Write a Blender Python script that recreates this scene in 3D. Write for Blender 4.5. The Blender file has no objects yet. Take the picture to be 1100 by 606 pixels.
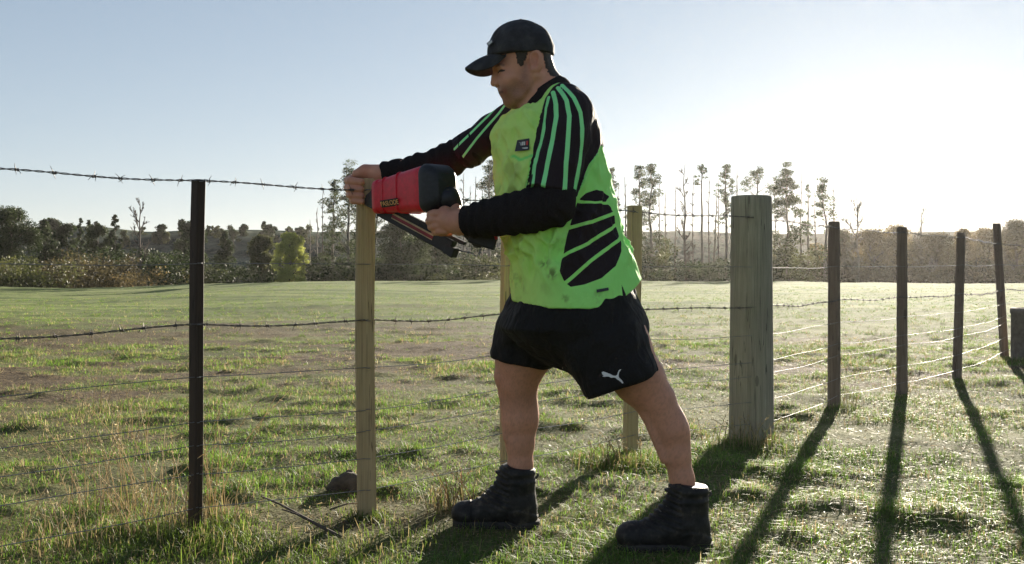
import bpy, math, random
import numpy as np
from mathutils import Vector, Matrix

# ------------------------------------------------------------------ camera, sky, sun, exposure
SC = bpy.context.scene
COL = SC.collection
FPX = 1150.0          # focal length in photograph pixels (1100 wide)
CAMH = 0.88           # eye height of the camera
HZ = 287.0            # pixel row of the horizon
cam_data = bpy.data.cameras.new('camera')
cam = bpy.data.objects.new('camera', cam_data)
COL.objects.link(cam)
cam.location = (0, 0, CAMH)
cam.rotation_euler = (math.radians(90), 0, 0)
cam_data.sensor_width = 36.0
cam_data.lens = 36.0 * FPX / 1100.0
cam_data.shift_y = -(303.0 - HZ) / 1100.0
cam_data.clip_start = 0.05
cam_data.clip_end = 9000
SC.camera = cam

SUN_EL = math.radians(11.6)
SUN_AZ = math.atan(435.0 / FPX)          # to the right of straight ahead (+Y)
world = bpy.data.worlds.new('World')
SC.world = world
world.use_nodes = True
wn = world.node_tree.nodes
wl = world.node_tree.links
for n in list(wn):
    wn.remove(n)
w_out = wn.new('ShaderNodeOutputWorld')
w_bg = wn.new('ShaderNodeBackground')
w_sky = wn.new('ShaderNodeTexSky')
w_sky.sky_type = 'NISHITA'
w_sky.sun_disc = False
w_sky.sun_elevation = SUN_EL
w_sky.sun_rotation = SUN_AZ              # clockwise from +Y
w_sky.altitude = 1200
w_sky.air_density = 0.8
w_sky.dust_density = 0.0
w_sky.ozone_density = 1.6
w_bg.inputs['Strength'].default_value = 0.06
w_hsv = wn.new('ShaderNodeHueSaturation')          # a paler, thinner blue than the clear-air model
w_hsv.inputs['Saturation'].default_value = 0.85
wl.new(w_sky.outputs['Color'], w_hsv.inputs['Color'])
w_tint = wn.new('ShaderNodeMix')                    # takes the green cast off the low sky, evenly
w_tint.data_type = 'RGBA'
w_tint.blend_type = 'MULTIPLY'
w_tint.inputs[0].default_value = 1.0
w_tint.inputs[7].default_value = (1.0, 0.965, 0.955, 1)
wl.new(w_hsv.outputs['Color'], w_tint.inputs[6])
w_den = wn.new('ShaderNodeVectorMath')               # added soft clip: compresses sky brightness alike in every direction
w_den.operation = 'MULTIPLY_ADD'
w_den.inputs[1].default_value = (0.16, 0.16, 0.16)
w_den.inputs[2].default_value = (1, 1, 1)
w_div = wn.new('ShaderNodeVectorMath')
w_div.operation = 'DIVIDE'
wl.new(w_tint.outputs[2], w_den.inputs[0])
wl.new(w_tint.outputs[2], w_div.inputs[0])
wl.new(w_den.outputs[0], w_div.inputs[1])
wl.new(w_div.outputs[0], w_bg.inputs['Color'])
wl.new(w_bg.outputs['Background'], w_out.inputs['Surface'])

sun_data = bpy.data.lights.new('sun', 'SUN')
sun_data.energy = 4.2
sun_data.angle = math.radians(0.55)
sun_data.color = (1.0, 0.90, 0.74)
sun = bpy.data.objects.new('sun', sun_data)
COL.objects.link(sun)
sd = Vector((math.sin(SUN_AZ) * math.cos(SUN_EL), math.cos(SUN_AZ) * math.cos(SUN_EL), math.sin(SUN_EL)))
sun.rotation_euler = sd.to_track_quat('Z', 'Y').to_euler()
sun.location = (20, 40, 30)

SC.view_settings.view_transform = 'Standard'
SC.view_settings.look = 'None'
SC.view_settings.gamma = 1.0
SC.view_settings.use_curve_mapping = False
SC.view_settings.exposure = 1.95
SC.render.engine = 'CYCLES'
SC.cycles.use_denoising = True
SC.cycles.max_bounces = 8
SC.cycles.transparent_max_bounces = 8
SC.cycles.volume_bounces = 0
SC.cycles.sample_clamp_indirect = 6.0
SC.cycles.caustics_reflective = False
SC.cycles.caustics_refractive = False

# ------------------------------------------------------------------ helpers
RNG = np.random.default_rng(7)
random.seed(7)

def P(x, y, Y):
    """a pixel of the photograph at a given distance -> a point of the place"""
    return np.array([(x - 550.0) / FPX * Y, Y, CAMH - (y - HZ) / FPX * Y])

def tag(o, label=None, category=None, group=None, kind=None):
    if label: o['label'] = label
    if category: o['category'] = category
    if group: o['group'] = group
    if kind: o['kind'] = kind
    return o

def empty(name, loc=(0, 0, 0)):
    o = bpy.data.objects.new(name, None)
    o.location = loc
    o.empty_display_size = 0.1
    COL.objects.link(o)
    return o

def link(name, me, parent=None, mats=()):
    o = bpy.data.objects.new(name, me)
    COL.objects.link(o)
    for m in mats:
        if m.name not in [k.name for k in me.materials if k]:
            me.materials.append(m)
    if parent is not None:
        o.parent = parent
        if parent.type == 'EMPTY':
            o.matrix_parent_inverse = Matrix.Translation(-Vector(parent.location))
    return o

def mesh_np(name, verts, faces, smooth=True, n=None):
    """fast mesh from arrays; faces: (N,3) or (N,4) int array, or a list of such arrays"""
    me = bpy.data.meshes.new(name)
    verts = np.asarray(verts, dtype=np.float32)
    if not isinstance(faces, list):
        faces = [faces]
    faces = [np.asarray(f, dtype=np.int32) for f in faces if len(f)]
    me.vertices.add(len(verts))
    me.vertices.foreach_set('co', verts.ravel())
    nl = sum(f.size for f in faces)
    nf = sum(len(f) for f in faces)
    me.loops.add(nl)
    me.loops.foreach_set('vertex_index', np.concatenate([f.ravel() for f in faces]))
    me.polygons.add(nf)
    sizes = np.concatenate([np.full(len(f), f.shape[1], dtype=np.int32) for f in faces])
    starts = np.concatenate([[0], np.cumsum(sizes)[:-1]]).astype(np.int32)
    me.polygons.foreach_set('loop_start', starts)
    me.polygons.foreach_set('loop_total', sizes)
    me.polygons.foreach_set('use_smooth', np.full(nf, smooth, dtype=bool))
    me.update(calc_edges=True)
    return me

def attr_float(me, name, vals):
    a = me.attributes.new(name, 'FLOAT', 'POINT')
    a.data.foreach_set('value', np.asarray(vals, dtype=np.float32).ravel())

def attr_color(me, name, vals):
    vals = np.asarray(vals, dtype=np.float32)
    if vals.shape[1] == 3:
        vals = np.concatenate([vals, np.ones((len(vals), 1), np.float32)], 1)
    a = me.attributes.new(name, 'FLOAT_COLOR', 'POINT')
    a.data.foreach_set('color', vals.ravel())

def hash3(i, j, k, seed):
    h = (i * 374761393 + j * 668265263 + k * 2147483647 + seed * 1274126177) & 0xffffffff
    h = ((h ^ (h >> 13)) * 1274126177) & 0xffffffff
    h = h ^ (h >> 16)
    return (h & 0xffffff) / float(0xffffff)

def vnoise(p, seed=0):
    """smooth value noise 0..1 at points (N,3)"""
    p = np.asarray(p, dtype=np.float64)
    f = np.floor(p).astype(np.int64)
    t = p - f
    t = t * t * (3 - 2 * t)
    out = 0.0
    for a in (0, 1):
        wa = t[:, 0] if a else 1 - t[:, 0]
        for b in (0, 1):
            wb = t[:, 1] if b else 1 - t[:, 1]
            for c in (0, 1):
                wc = t[:, 2] if c else 1 - t[:, 2]
                out = out + wa * wb * wc * hash3(f[:, 0] + a, f[:, 1] + b, f[:, 2] + c, seed)
    return out

def fnoise(p, seed=0, octv=3):
    p = np.asarray(p, dtype=np.float64)
    s, a, tot = 0.0, 1.0, 0.0
    for o in range(octv):
        s = s + a * vnoise(p * 2 ** o, seed + 17 * o)
        tot += a
        a *= 0.5
    return s / tot

def sstep(a, b, x):
    t = np.clip((np.asarray(x, dtype=np.float64) - a) / (b - a), 0, 1)
    return t * t * (3 - 2 * t)

# ------------------------------------------------------------------ materials
class NT:
    """small shader-graph writer"""
    def __init__(s, name):
        s.m = bpy.data.materials.new(name)
        s.m.use_nodes = True
        s.t = s.m.node_tree
        s.b = s.t.nodes['Principled BSDF']
        s.out = s.t.nodes['Material Output']
    def n(s, typ, ins=None, **props):
        k = s.t.nodes.new(typ)
        for a, v in props.items():
            setattr(k, a, v)
        for a, v in (ins or {}).items():
            if isinstance(v, bpy.types.NodeSocket):
                s.t.links.new(v, k.inputs[a])
            else:
                k.inputs[a].default_value = v
        return k
    def l(s, a, b):
        s.t.links.new(a, b)
    def set(s, **kw):
        for a, v in kw.items():
            a = a.replace('_', ' ')
            if isinstance(v, bpy.types.NodeSocket):
                s.t.links.new(v, s.b.inputs[a])
            else:
                s.b.inputs[a].default_value = v
        return s
    def coords(s, kind='Object', scale=(1, 1, 1)):
        tc = s.n('ShaderNodeTexCoord')
        mp = s.n('ShaderNodeMapping', {'Vector': tc.outputs[kind], 'Scale': scale})
        return mp.outputs['Vector']
    def noise(s, vec, scale, detail=4, rough=0.55, dist=0.0):
        return s.n('ShaderNodeTexNoise', {'Vector': vec, 'Scale': scale, 'Detail': detail, 'Roughness': rough, 'Distortion': dist}).outputs['Fac']
    def ramp(s, fac, stops):
        r = s.n('ShaderNodeValToRGB', {'Fac': fac})
        e = r.color_ramp.elements
        while len(e) > 1:
            e.remove(e[-1])
        e[0].position = stops[0][0]
        e[0].color = (*stops[0][1], 1)
        for p, c in stops[1:]:
            x = e.new(p)
            x.color = (*c, 1)
        return r.outputs['Color']
    def mix(s, fac, a, b, mode='MIX'):
        k = s.n('ShaderNodeMix', data_type='RGBA', blend_type=mode)
        for key, v in ((0, fac), (6, a), (7, b)):
            if isinstance(v, bpy.types.NodeSocket):
                s.t.links.new(v, k.inputs[key])
            else:
                k.inputs[key].default_value = v if not isinstance(v, tuple) else (*v[:3], 1)
        return k.outputs[2]
    def math(s, op, a, b=0.0, c=0.0, clamp=False):
        k = s.n('ShaderNodeMath', operation=op, use_clamp=clamp)
        for i, v in enumerate((a, b, c)):
            if isinstance(v, bpy.types.NodeSocket):
                s.t.links.new(v, k.inputs[i])
            else:
                k.inputs[i].default_value = v
        return k.outputs[0]
    def attr(s, name, out='Fac'):
        return s.n('ShaderNodeAttribute', attribute_name=name).outputs[out]
    def bump(s, h, strength=0.3, dist=0.01):
        return s.n('ShaderNodeBump', {'Height': h, 'Strength': strength, 'Distance': dist}).outputs['Normal']

def simple_mat(name, col, rough=0.6, metal=0.0, nscale=40.0, var=0.25, bump=0.0, bdist=0.002):
    t = NT(name)
    v = t.coords()
    n = t.noise(v, nscale, 4, 0.6)
    lo = tuple(c * (1 - var) for c in col)
    hi = tuple(min(1, c * (1 + var)) for c in col)
    t.set(Base_Color=t.ramp(n, [(0.3, lo), (0.7, hi)]), Roughness=rough, Metallic=metal)
    if bump:
        t.set(Normal=t.bump(n, bump, bdist))
    return t.m

def leaf_mat(name, trans=0.45, rough=0.6, spec=0.25):
    """leaves and blades: colour from the vertex colour 'tint', lets light through"""
    t = NT(name)
    c = t.attr('tint', 'Color')
    t.set(Base_Color=c, Roughness=rough)
    t.b.inputs['Specular IOR Level'].default_value = spec
    tr = t.n('ShaderNodeBsdfTranslucent')
    hs = t.n('ShaderNodeHueSaturation', {'Saturation': 1.1, 'Value': 1.25, 'Color': c})
    t.l(hs.outputs['Color'], tr.inputs['Color'])
    mx = t.n('ShaderNodeMixShader', {'Fac': trans})
    t.l(t.b.outputs['BSDF'], mx.inputs[1])
    t.l(tr.outputs['BSDF'], mx.inputs[2])
    t.l(mx.outputs['Shader'], t.out.inputs['Surface'])
    return t.m

# ------------------------------------------------------------------ generic shapes
def tube(pts, rad, seg=8, cap=True):
    """tapered tube along a polyline -> verts, quads, tris"""
    pts = np.asarray(pts, dtype=np.float64)
    n = len(pts)
    rad = np.broadcast_to(np.asarray(rad, dtype=np.float64), (n,))
    tg = np.gradient(pts, axis=0)
    tg /= np.linalg.norm(tg, axis=1)[:, None] + 1e-12
    up = np.array([0, 0, 1.0]) if abs(tg[0][2]) < 0.9 else np.array([1.0, 0, 0])
    us, ws = [], []
    u = np.cross(up, tg[0]); u /= np.linalg.norm(u)
    for i in range(n):
        u = u - tg[i] * np.dot(u, tg[i])
        u /= np.linalg.norm(u) + 1e-12
        us.append(u); ws.append(np.cross(tg[i], u))
    us, ws = np.array(us), np.array(ws)
    a = np.linspace(0, 2 * math.pi, seg, endpoint=False)
    v = (pts[:, None] + rad[:, None, None] * (np.cos(a)[None, :, None] * us[:, None] + np.sin(a)[None, :, None] * ws[:, None])).reshape(-1, 3)
    i = np.arange(n - 1)[:, None] * seg
    j = np.arange(seg)[None]
    jn = (j + 1) % seg
    q = np.stack([i + j, i + jn, i + seg + jn, i + seg + j], -1).reshape(-1, 4)
    tr = np.zeros((0, 3), int)
    if cap:
        v = np.concatenate([v, pts[:1], pts[-1:]])
        c0, c1 = n * seg, n * seg + 1
        jj = np.arange(seg); jk = (jj + 1) % seg
        tr = np.concatenate([np.stack([np.full(seg, c0), jk, jj], 1), np.stack([np.full(seg, c1), (n - 1) * seg + jj, (n - 1) * seg + jk], 1)])
    return v, q, tr

class Geo:
    """collects verts / quads / tris of one mesh"""
    def __init__(s):
        s.v, s.q, s.t, s.n = [], [], [], 0
        s.c = []
    def add(s, v, q=None, t=None, col=None):
        v = np.asarray(v, dtype=np.float64)
        if q is not None and len(q): s.q.append(np.asarray(q) + s.n)
        if t is not None and len(t): s.t.append(np.asarray(t) + s.n)
        s.v.append(v)
        if col is not None:
            s.c.append(np.broadcast_to(np.asarray(col, dtype=np.float64), (len(v), 3)))
        s.n += len(v)
        return s
    def tube(s, pts, rad, seg=8, col=None):
        return s.add(*tube(pts, rad, seg), col=col)
    def mesh(s, name, smooth=True):
        fs = []
        if s.q: fs.append(np.concatenate(s.q))
        if s.t: fs.append(np.concatenate(s.t))
        me = mesh_np(name, np.concatenate(s.v), fs, smooth)
        if s.c:
            attr_color(me, 'tint', np.concatenate(s.c))
        return me

def loft(rings, cap=True):
    """rings: list of (M,3) arrays, closed"""
    r = np.asarray(rings, dtype=np.float64)
    n, m = r.shape[:2]
    v = r.reshape(-1, 3)
    i = np.arange(n - 1)[:, None] * m
    j = np.arange(m)[None]; jn = (j + 1) % m
    q = np.stack([i + j, i + jn, i + m + jn, i + m + j], -1).reshape(-1, 4)
    t = np.zeros((0, 3), int)
    if cap:
        v = np.concatenate([v, r[0].mean(0)[None], r[-1].mean(0)[None]])
        jj = np.arange(m); jk = (jj + 1) % m
        t = np.concatenate([np.stack([np.full(m, n * m), jk, jj], 1), np.stack([np.full(m, n * m + 1), (n - 1) * m + jj, (n - 1) * m + jk], 1)])
    return v, q, t
# ------------------------------------------------------------------ ground
def ground_z(X, Y):
    X = np.asarray(X, dtype=np.float64); Y = np.asarray(Y, dtype=np.float64)
    p = np.stack([X, Y, np.zeros_like(X)], -1).reshape(-1, 3)
    fine = (fnoise(p * 1.3, 3, 3) - 0.5).reshape(X.shape) * 0.05
    mid = (fnoise(p * 0.12, 5, 2) - 0.5).reshape(X.shape) * 0.30 * sstep(6, 22, Y)
    hum = sstep(0.50, 0.78, fnoise(p * np.array([3.6, 4.6, 1]) + 7.7, 13, 3)).reshape(X.shape)
    fine = fine + 0.030 * hum - 0.008
    for fx, fy in ((0.0, 3.64), (0.53, 3.345), (-0.08, 3.62), (0.44, 3.33)):      # trodden flat under the boots
        fine = fine * (1 - np.exp(-((X - fx) ** 2 + (Y - fy) ** 2) / 0.16 ** 2)) - 0.0
    r = X / np.maximum(Y, 1.0)
    sl = -0.45 * sstep(0.18, 0.42, -r) * sstep(15, 60, Y) - 0.15 * sstep(0.2, 0.5, r) * sstep(15, 60, Y)
    drop = -3.2 * sstep(66, 120, Y)
    fade = 1 - sstep(70, 200, np.hypot(X, Y))
    return fine * fade + mid * fade + sl + drop

def polar_sheet(radii, angs, zf, name):
    R, A = np.meshgrid(radii, angs, indexing='ij')
    X = R * np.sin(A); Y = R * np.cos(A)
    Z = zf(X, Y)
    v = np.stack([X, Y, Z], -1).reshape(-1, 3)
    n, m = R.shape
    i = np.arange(n - 1)[:, None] * m; j = np.arange(m - 1)[None]
    q = np.stack([i + j, i + m + j, i + m + j + 1, i + j + 1], -1).reshape(-1, 4)
    return mesh_np(name, v, q)

g_r = np.concatenate([np.geomspace(0.15, 1.5, 20), np.geomspace(1.55, 16, 270), np.geomspace(16.2, 130, 130), np.geomspace(136, 850, 20)])
g_a = np.concatenate([np.linspace(-math.pi, -0.75, 40), np.linspace(-0.73, 0.73, 280), np.linspace(0.75, math.pi, 40)])
gm = polar_sheet(g_r, g_a, ground_z, 'ground')

def patch_fields(X, Y):
    """bare soil and dryness of the turf, shared by the soil colour and the blades"""
    p = np.stack([X, Y, np.zeros_like(X)], -1)
    big = fnoise(p * np.array([0.30, 0.42, 1]) + 11.3, 21, 3)
    mid = fnoise(p * np.array([1.1, 1.6, 1]) + 3.1, 31, 3)
    zone = sstep(6.2, 8.5, Y) * (1 - sstep(15, 21, Y)) * sstep(-6.5, -2.0, -X + 0.0)
    bare = sstep(0.50, 0.66, 0.5 * big + 0.5 * mid + 0.13 * zone - 0.03 - 0.07 * sstep(-0.5, 1.0, X))
    dry = np.clip(0.22 + 0.9 * (fnoise(p * 0.8 + 5.0, 41, 3) - 0.4) + 0.5 * bare, 0, 1)
    far = sstep(18, 30, Y)
    return bare * (1 - 0.85 * far), dry * (1 - 0.35 * far)

gt = NT('turf soil')
gv = gt.coords('Object')
n_big = gt.noise(gv, 0.35, 4, 0.6)
n_mid = gt.noise(gv, 2.2, 5, 0.65)
n_fin = gt.noise(gv, 34.0, 4, 0.7)
soil = gt.ramp(n_fin, [(0.32, (0.028, 0.019, 0.012)), (0.5, (0.085, 0.060, 0.035)), (0.70, (0.22, 0.165, 0.095))])
green = gt.ramp(n_mid, [(0.3, (0.105, 0.155, 0.036)), (0.5, (0.165, 0.215, 0.058)), (0.7, (0.24, 0.265, 0.09))])
bare_a = gt.attr('bare')
dist_a = gt.attr('far')
gf = gt.mix(n_fin, green, (0.24, 0.265, 0.10))
n_str = gt.noise(gt.coords('Object', (0.12, 0.5, 1)), 1.0, 5, 0.65)
gf = gt.mix(gt.ramp(n_str, [(0.40, (1, 1, 1)), (0.60, (0, 0, 0))]), gf, (0.085, 0.125, 0.034))
gmix = gt.math('ADD', gt.math('MULTIPLY', gt.math('SUBTRACT', 1.0, bare_a), 0.50), gt.math('MULTIPLY', dist_a, 0.55), clamp=True)
gmix = gt.math('MULTIPLY', gmix, gt.math('ADD', 0.65, gt.math('MULTIPLY', n_mid, 0.7)), clamp=True)
gt.set(Base_Color=gt.mix(gmix, soil, gf), Roughness=0.95)
gt.b.inputs['Specular IOR Level'].default_value = 0.1
hgt = gt.math('ADD', gt.math('MULTIPLY', n_fin, 0.6), n_mid)
gt.set(Normal=gt.bump(hgt, 0.9, 0.05))
co = np.empty(len(gm.vertices) * 3, np.float32)
gm.vertices.foreach_get('co', co)
co = co.reshape(-1, 3)
b_, d_ = patch_fields(co[:, 0].astype(float), co[:, 1].astype(float))
attr_float(gm, 'bare', b_)
attr_float(gm, 'far', sstep(10, 30, np.hypot(co[:, 0], co[:, 1])))
ground = tag(link('ground', gm, None, [gt.m]), 'rough grazed paddock turf with bare soil patches', 'ground', None, 'structure')

# ------------------------------------------------------------------ grass blades
GRASS = leaf_mat('grass blade', 0.5, 0.55, 0.3)

def blades(bx, by, bz, h, w, bend, ang, lean, col, name, far=False):
    """each blade a bent three-segment strip: 5 verts, 1 quad + ... -> quad, quad, tri merged as (2 quads worth)"""
    n = len(bx)
    d = np.stack([np.cos(ang), np.sin(ang), np.zeros(n)], 1)            # bend direction
    s = np.stack([-np.sin(ang), np.cos(ang), np.zeros(n)], 1)           # width direction
    base = np.stack([bx, by, bz], 1)
    up = np.array([0, 0, 1.0])
    k1 = base + up * (h * 0.55)[:, None] + d * (bend * 0.25 * h + lean * h * 0.5)[:, None]
    k2 = base + up * (h * (1 - 0.25 * bend))[:, None] + d * (bend * 0.85 * h + lean * h)[:, None]
    W = w[:, None]
    if far:                                   # far off a blade is one leaning sliver
        v = np.stack([base - s * W * 0.5, base + s * W * 0.5, k2], 1).reshape(-1, 3)
        me = mesh_np(name, v, np.arange(n * 3).reshape(-1, 3), smooth=True)
        attr_color(me, 'tint', np.clip(np.repeat(col, 3, 0), 0, 1))
        return me
    v = np.stack([base - s * W * 0.5, base + s * W * 0.5, k1 - s * W * 0.42, k1 + s * W * 0.42, k2], 1).reshape(-1, 3)
    o = np.arange(n)[:, None] * 5
    q = o + np.array([[0, 1, 3, 2]])
    t = o + np.array([[2, 3, 4]])
    me = mesh_np(name, v, [q, t], smooth=True)
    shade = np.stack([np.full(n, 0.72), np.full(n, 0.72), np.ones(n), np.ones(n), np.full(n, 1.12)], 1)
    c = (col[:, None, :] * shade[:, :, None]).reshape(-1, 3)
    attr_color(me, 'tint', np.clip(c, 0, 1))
    return me

def sow(n, y0, y1, power, margin, rng):
    """random spots in a wedge ahead of the camera, thinner with distance"""
    u = rng.random(n)
    if abs(power) < 1e-6:
        Y = y0 * (y1 / y0) ** u
    else:
        Y = (y0 ** power + u * (y1 ** power - y0 ** power)) ** (1 / power)
    X = (rng.random(n) * 2 - 1) * (0.48 * Y * (1 + margin) + 0.35)
    return X, Y

def grass_colors(dry, rng):
    n = len(dry)
    g1 = np.array([0.072, 0.142, 0.022]); g2 = np.array([0.185, 0.275, 0.062]); s1 = np.array([0.42, 0.35, 0.20]); s2 = np.array([0.24, 0.17, 0.10])
    m = rng.random(n)[:, None]
    g = g1 * (1 - m) + g2 * m
    m2 = rng.random(n)[:, None]
    s = s1 * (1 - m2) + s2 * m2
    isdry = rng.random(n) < dry * 0.60 + 0.04
    return np.where(isdry[:, None], s, g) * (0.85 + 0.65 * rng.random(n))[:, None]

def turf(name, n, y0, y1, power, hmul, wmul, seed, label, clump=9, tuft=0.030, hbase=(0.010, 0.042), far=False):
    rng = np.random.default_rng(seed)
    cx, cy = sow(n // clump, y0, y1, power, 0.28, rng)
    bare, dry = patch_fields(cx, cy)
    p = np.stack([cx, cy, np.zeros_like(cx)], -1)
    thick = fnoise(p * 2.6, 51, 3)
    tall = np.maximum(0.8 * sstep(0.5, 0.75, fnoise(p * 1.6 + 9, 61, 3)), sstep(0.50, 0.72, fnoise(p * np.array([3.6, 4.6, 1]) + 7.7, 13, 3)))
    keep = rng.random(len(cx)) < np.clip(1.25 - 1.1 * bare, 0.06, 1) * np.clip(0.10 + 3.2 * (thick - 0.36) + 0.5 * tall, 0.06, 1)
    cx, cy, dry, tall = cx[keep], cy[keep], dry[keep], tall[keep]
    m = len(cx)
    sc = tuft * (0.5 + rng.random(m)) * hmul
    bx = np.repeat(cx, clump) + rng.normal(size=m * clump) * np.repeat(sc, clump)
    by = np.repeat(cy, clump) + rng.normal(size=m * clump) * np.repeat(sc, clump)
    N = m * clump
    drn = np.repeat(dry, clump); tl = np.repeat(tall, clump)
    h = (hbase[0] + (hbase[1] - hbase[0]) * rng.random(N) ** 1.3) * (1 + 1.0 * tl) * hmul
    w = (0.0012 + 0.0017 * rng.random(N)) * wmul
    bend = rng.random(N) ** 0.6 * 1.9
    lean = rng.normal(size=N) * 0.25
    ang = rng.random(N) * 2 * math.pi
    bz = ground_z(bx, by) - 0.004
    col = grass_colors(drn, rng)
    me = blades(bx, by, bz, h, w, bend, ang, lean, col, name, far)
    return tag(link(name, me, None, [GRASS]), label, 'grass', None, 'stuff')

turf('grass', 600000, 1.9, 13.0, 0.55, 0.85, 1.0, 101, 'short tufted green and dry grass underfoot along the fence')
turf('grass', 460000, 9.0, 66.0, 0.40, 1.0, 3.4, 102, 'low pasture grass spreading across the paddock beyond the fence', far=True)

def litter(n, seed):
    rng = np.random.default_rng(seed)
    X, Y = sow(n, 1.9, 15.0, 0.6, 0.28, rng)
    L = 0.012 + 0.035 * rng.random(n); W = 0.0010 + 0.0016 * rng.random(n)
    a = rng.random(n) * 6.28
    d = np.stack([np.cos(a), np.sin(a), rng.normal(size=n) * 0.22], 1); s = np.stack([-np.sin(a), np.cos(a), rng.normal(size=n) * 0.3], 1)
    b = np.stack([X, Y, ground_z(X, Y) + 0.003 + 0.008 * rng.random(n)], 1)
    v = np.stack([b - d * L[:, None] * 0.5 - s * W[:, None], b - d * L[:, None] * 0.5 + s * W[:, None], b + d * L[:, None] * 0.5], 1).reshape(-1, 3)
    me = mesh_np('straw_litter', v, np.arange(n * 3).reshape(-1, 3), smooth=False)
    c = np.array([0.34, 0.27, 0.16]) * (0.35 + 0.9 * rng.random(n))[:, None]
    attr_color(me, 'tint', np.repeat(np.clip(c, 0, 1), 3, 0))
    tag(link('straw_litter', me, None, [GRASS]), 'dead straw and leaf litter lying between the grass tufts', 'litter', None, 'stuff')
litter(90000, 303)
# ------------------------------------------------------------------ fence
def wood_mat(name, light, dark, rough=0.75, grain=1.0, knots=True, spec=0.3):
    t = NT(name)
    tc = t.coords('Object', (1, 1, 1))
    st = t.coords('Object', (95 * grain, 95 * grain, 2.4))
    n1 = t.noise(st, 1.0, 5, 0.65, 0.6)
    st2 = t.coords('Object', (300 * grain, 300 * grain, 7.0))
    n2 = t.noise(st2, 1.0, 3, 0.7)
    n3 = t.noise(tc, 4.0, 4, 0.6)
    f = t.math('ADD', t.math('MULTIPLY', n1, 0.6), t.math('MULTIPLY', n2, 0.4))
    c = t.ramp(f, [(0.30, dark), (0.47, tuple(0.5 * (a + b) for a, b in zip(light, dark))), (0.68, light)])
    c = t.mix(t.math('MULTIPLY', n3, 0.55), c, tuple(x * 0.55 for x in dark), 'MIX')
    cr = t.noise(t.coords('Object', (60 * grain, 60 * grain, 0.9)), 1.0, 2, 0.5, 0.3)
    crack = t.math('LESS_THAN', t.math('ABSOLUTE', t.math('SUBTRACT', cr, 0.5)), 0.006)
    c = t.mix(t.math('MULTIPLY', crack, 0.75), c, tuple(x * 0.25 for x in dark))
    if knots:
        vo = t.n('ShaderNodeTexVoronoi', {'Vector': t.coords('Object', (9, 9, 3.1)), 'Scale': 1.0}, feature='F1')
        kn = t.math('LESS_THAN', vo.outputs['Distance'], 0.13)
        c = t.mix(t.math('MULTIPLY', kn, 0.55), c, tuple(x * 0.45 for x in dark))
    t.set(Base_Color=c, Roughness=rough, Normal=t.bump(f, 0.8, 0.004))
    t.b.inputs['Specular IOR Level'].default_value = spec
    return t.m

W_NEW = wood_mat('fresh sawn pine', (0.66, 0.51, 0.30), (0.40, 0.285, 0.145))
W_DARK = wood_mat('dark stained batten', (0.085, 0.055, 0.040), (0.030, 0.019, 0.014), 0.6)
W_GREY = wood_mat('weathered round pine', (0.47, 0.43, 0.345), (0.20, 0.175, 0.135), 0.85, 0.55)
W_OLD = wood_mat('old dark rail wood', (0.36, 0.28, 0.22), (0.14, 0.105, 0.08), 0.85)
STEEL = simple_mat('galvanised wire', (0.26, 0.26, 0.27), 0.55, 1.0, 60, 0.2)
RUST = simple_mat('dull barbed wire', (0.19, 0.17, 0.16), 0.6, 1.0, 90, 0.4)

fence = empty('wire_fence', (0, 3.8, 0))
tag(fence, 'post and wire paddock fence with barbed top strand running away to the right', 'fence')

def rect_post(bx, by, wid, dep, top, rot, lean=(0, 0), below=0.35, seed=0, wob=0.0015, chamfer=0.004):
    """sawn batten: bevelled rectangular section with slightly uneven faces"""
    hw, hd, c = wid / 2, dep / 2, chamfer
    sec = np.array([[-hw + c, -hd], [hw - c, -hd], [hw, -hd + c], [hw, hd - c], [hw - c, hd], [-hw + c, hd], [-hw, hd - c], [-hw, -hd + c]])
    zs = np.concatenate([[-below], np.linspace(0, top - 0.006, 14), [top - 0.002, top]])
    rng = np.random.default_rng(seed)
    cr, sr = math.cos(rot), math.sin(rot)
    rings = []
    for k, z in enumerate(zs):
        s = sec * (1 + wob * 4 * rng.normal())
        if z >= top - 0.001: s = s * 0.94
        x = s[:, 0] * cr - s[:, 1] * sr + bx + lean[0] * z + 0.004 * math.sin(z * 4 + seed)
        y = s[:, 0] * sr + s[:, 1] * cr + by + lean[1] * z
        rings.append(np.stack([x, y, np.full(len(s), z)], 1))
    return loft(rings)

def round_post(bx, by, r0, r1, top, below=0.4, seed=0, seg=36, lean=(0, 0), round_top=0.012, flat=1.0):
    rng = np.random.default_rng(seed)
    a = np.linspace(0, 2 * math.pi, seg, endpoint=False)
    zs = np.concatenate([[-below], np.linspace(0, top - round_top, 24), top - round_top * np.array([0.55, 0.2, 0.0])])
    rings = []
    ph = rng.random(4) * 6
    for z in zs:
        f = max(0, min(1, z / top))
        r = r0 * (1 - f) + r1 * f
        rr = r * (1 + 0.018 * np.sin(2 * a + ph[0] + z) + 0.012 * np.sin(5 * a + ph[1]) + 0.006 * np.sin(11 * a + ph[2] + 0.8 * z))
        if z > top - round_top * 0.99:
            rr = rr * (0.985 if z < top - round_top * 0.3 else 0.955 if z < top - 1e-6 else 0.90)
        rings.append(np.stack([bx + lean[0] * z + rr * np.cos(a), by + lean[1] * z + rr * np.sin(a) * flat, np.full(seg, z)], 1))
    return loft(rings)

def foot(px, py):
    """base pixel -> ground spot of a post"""
    Y = FPX * CAMH / (py - HZ)
    return (px - 550) / FPX * Y, Y

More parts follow.
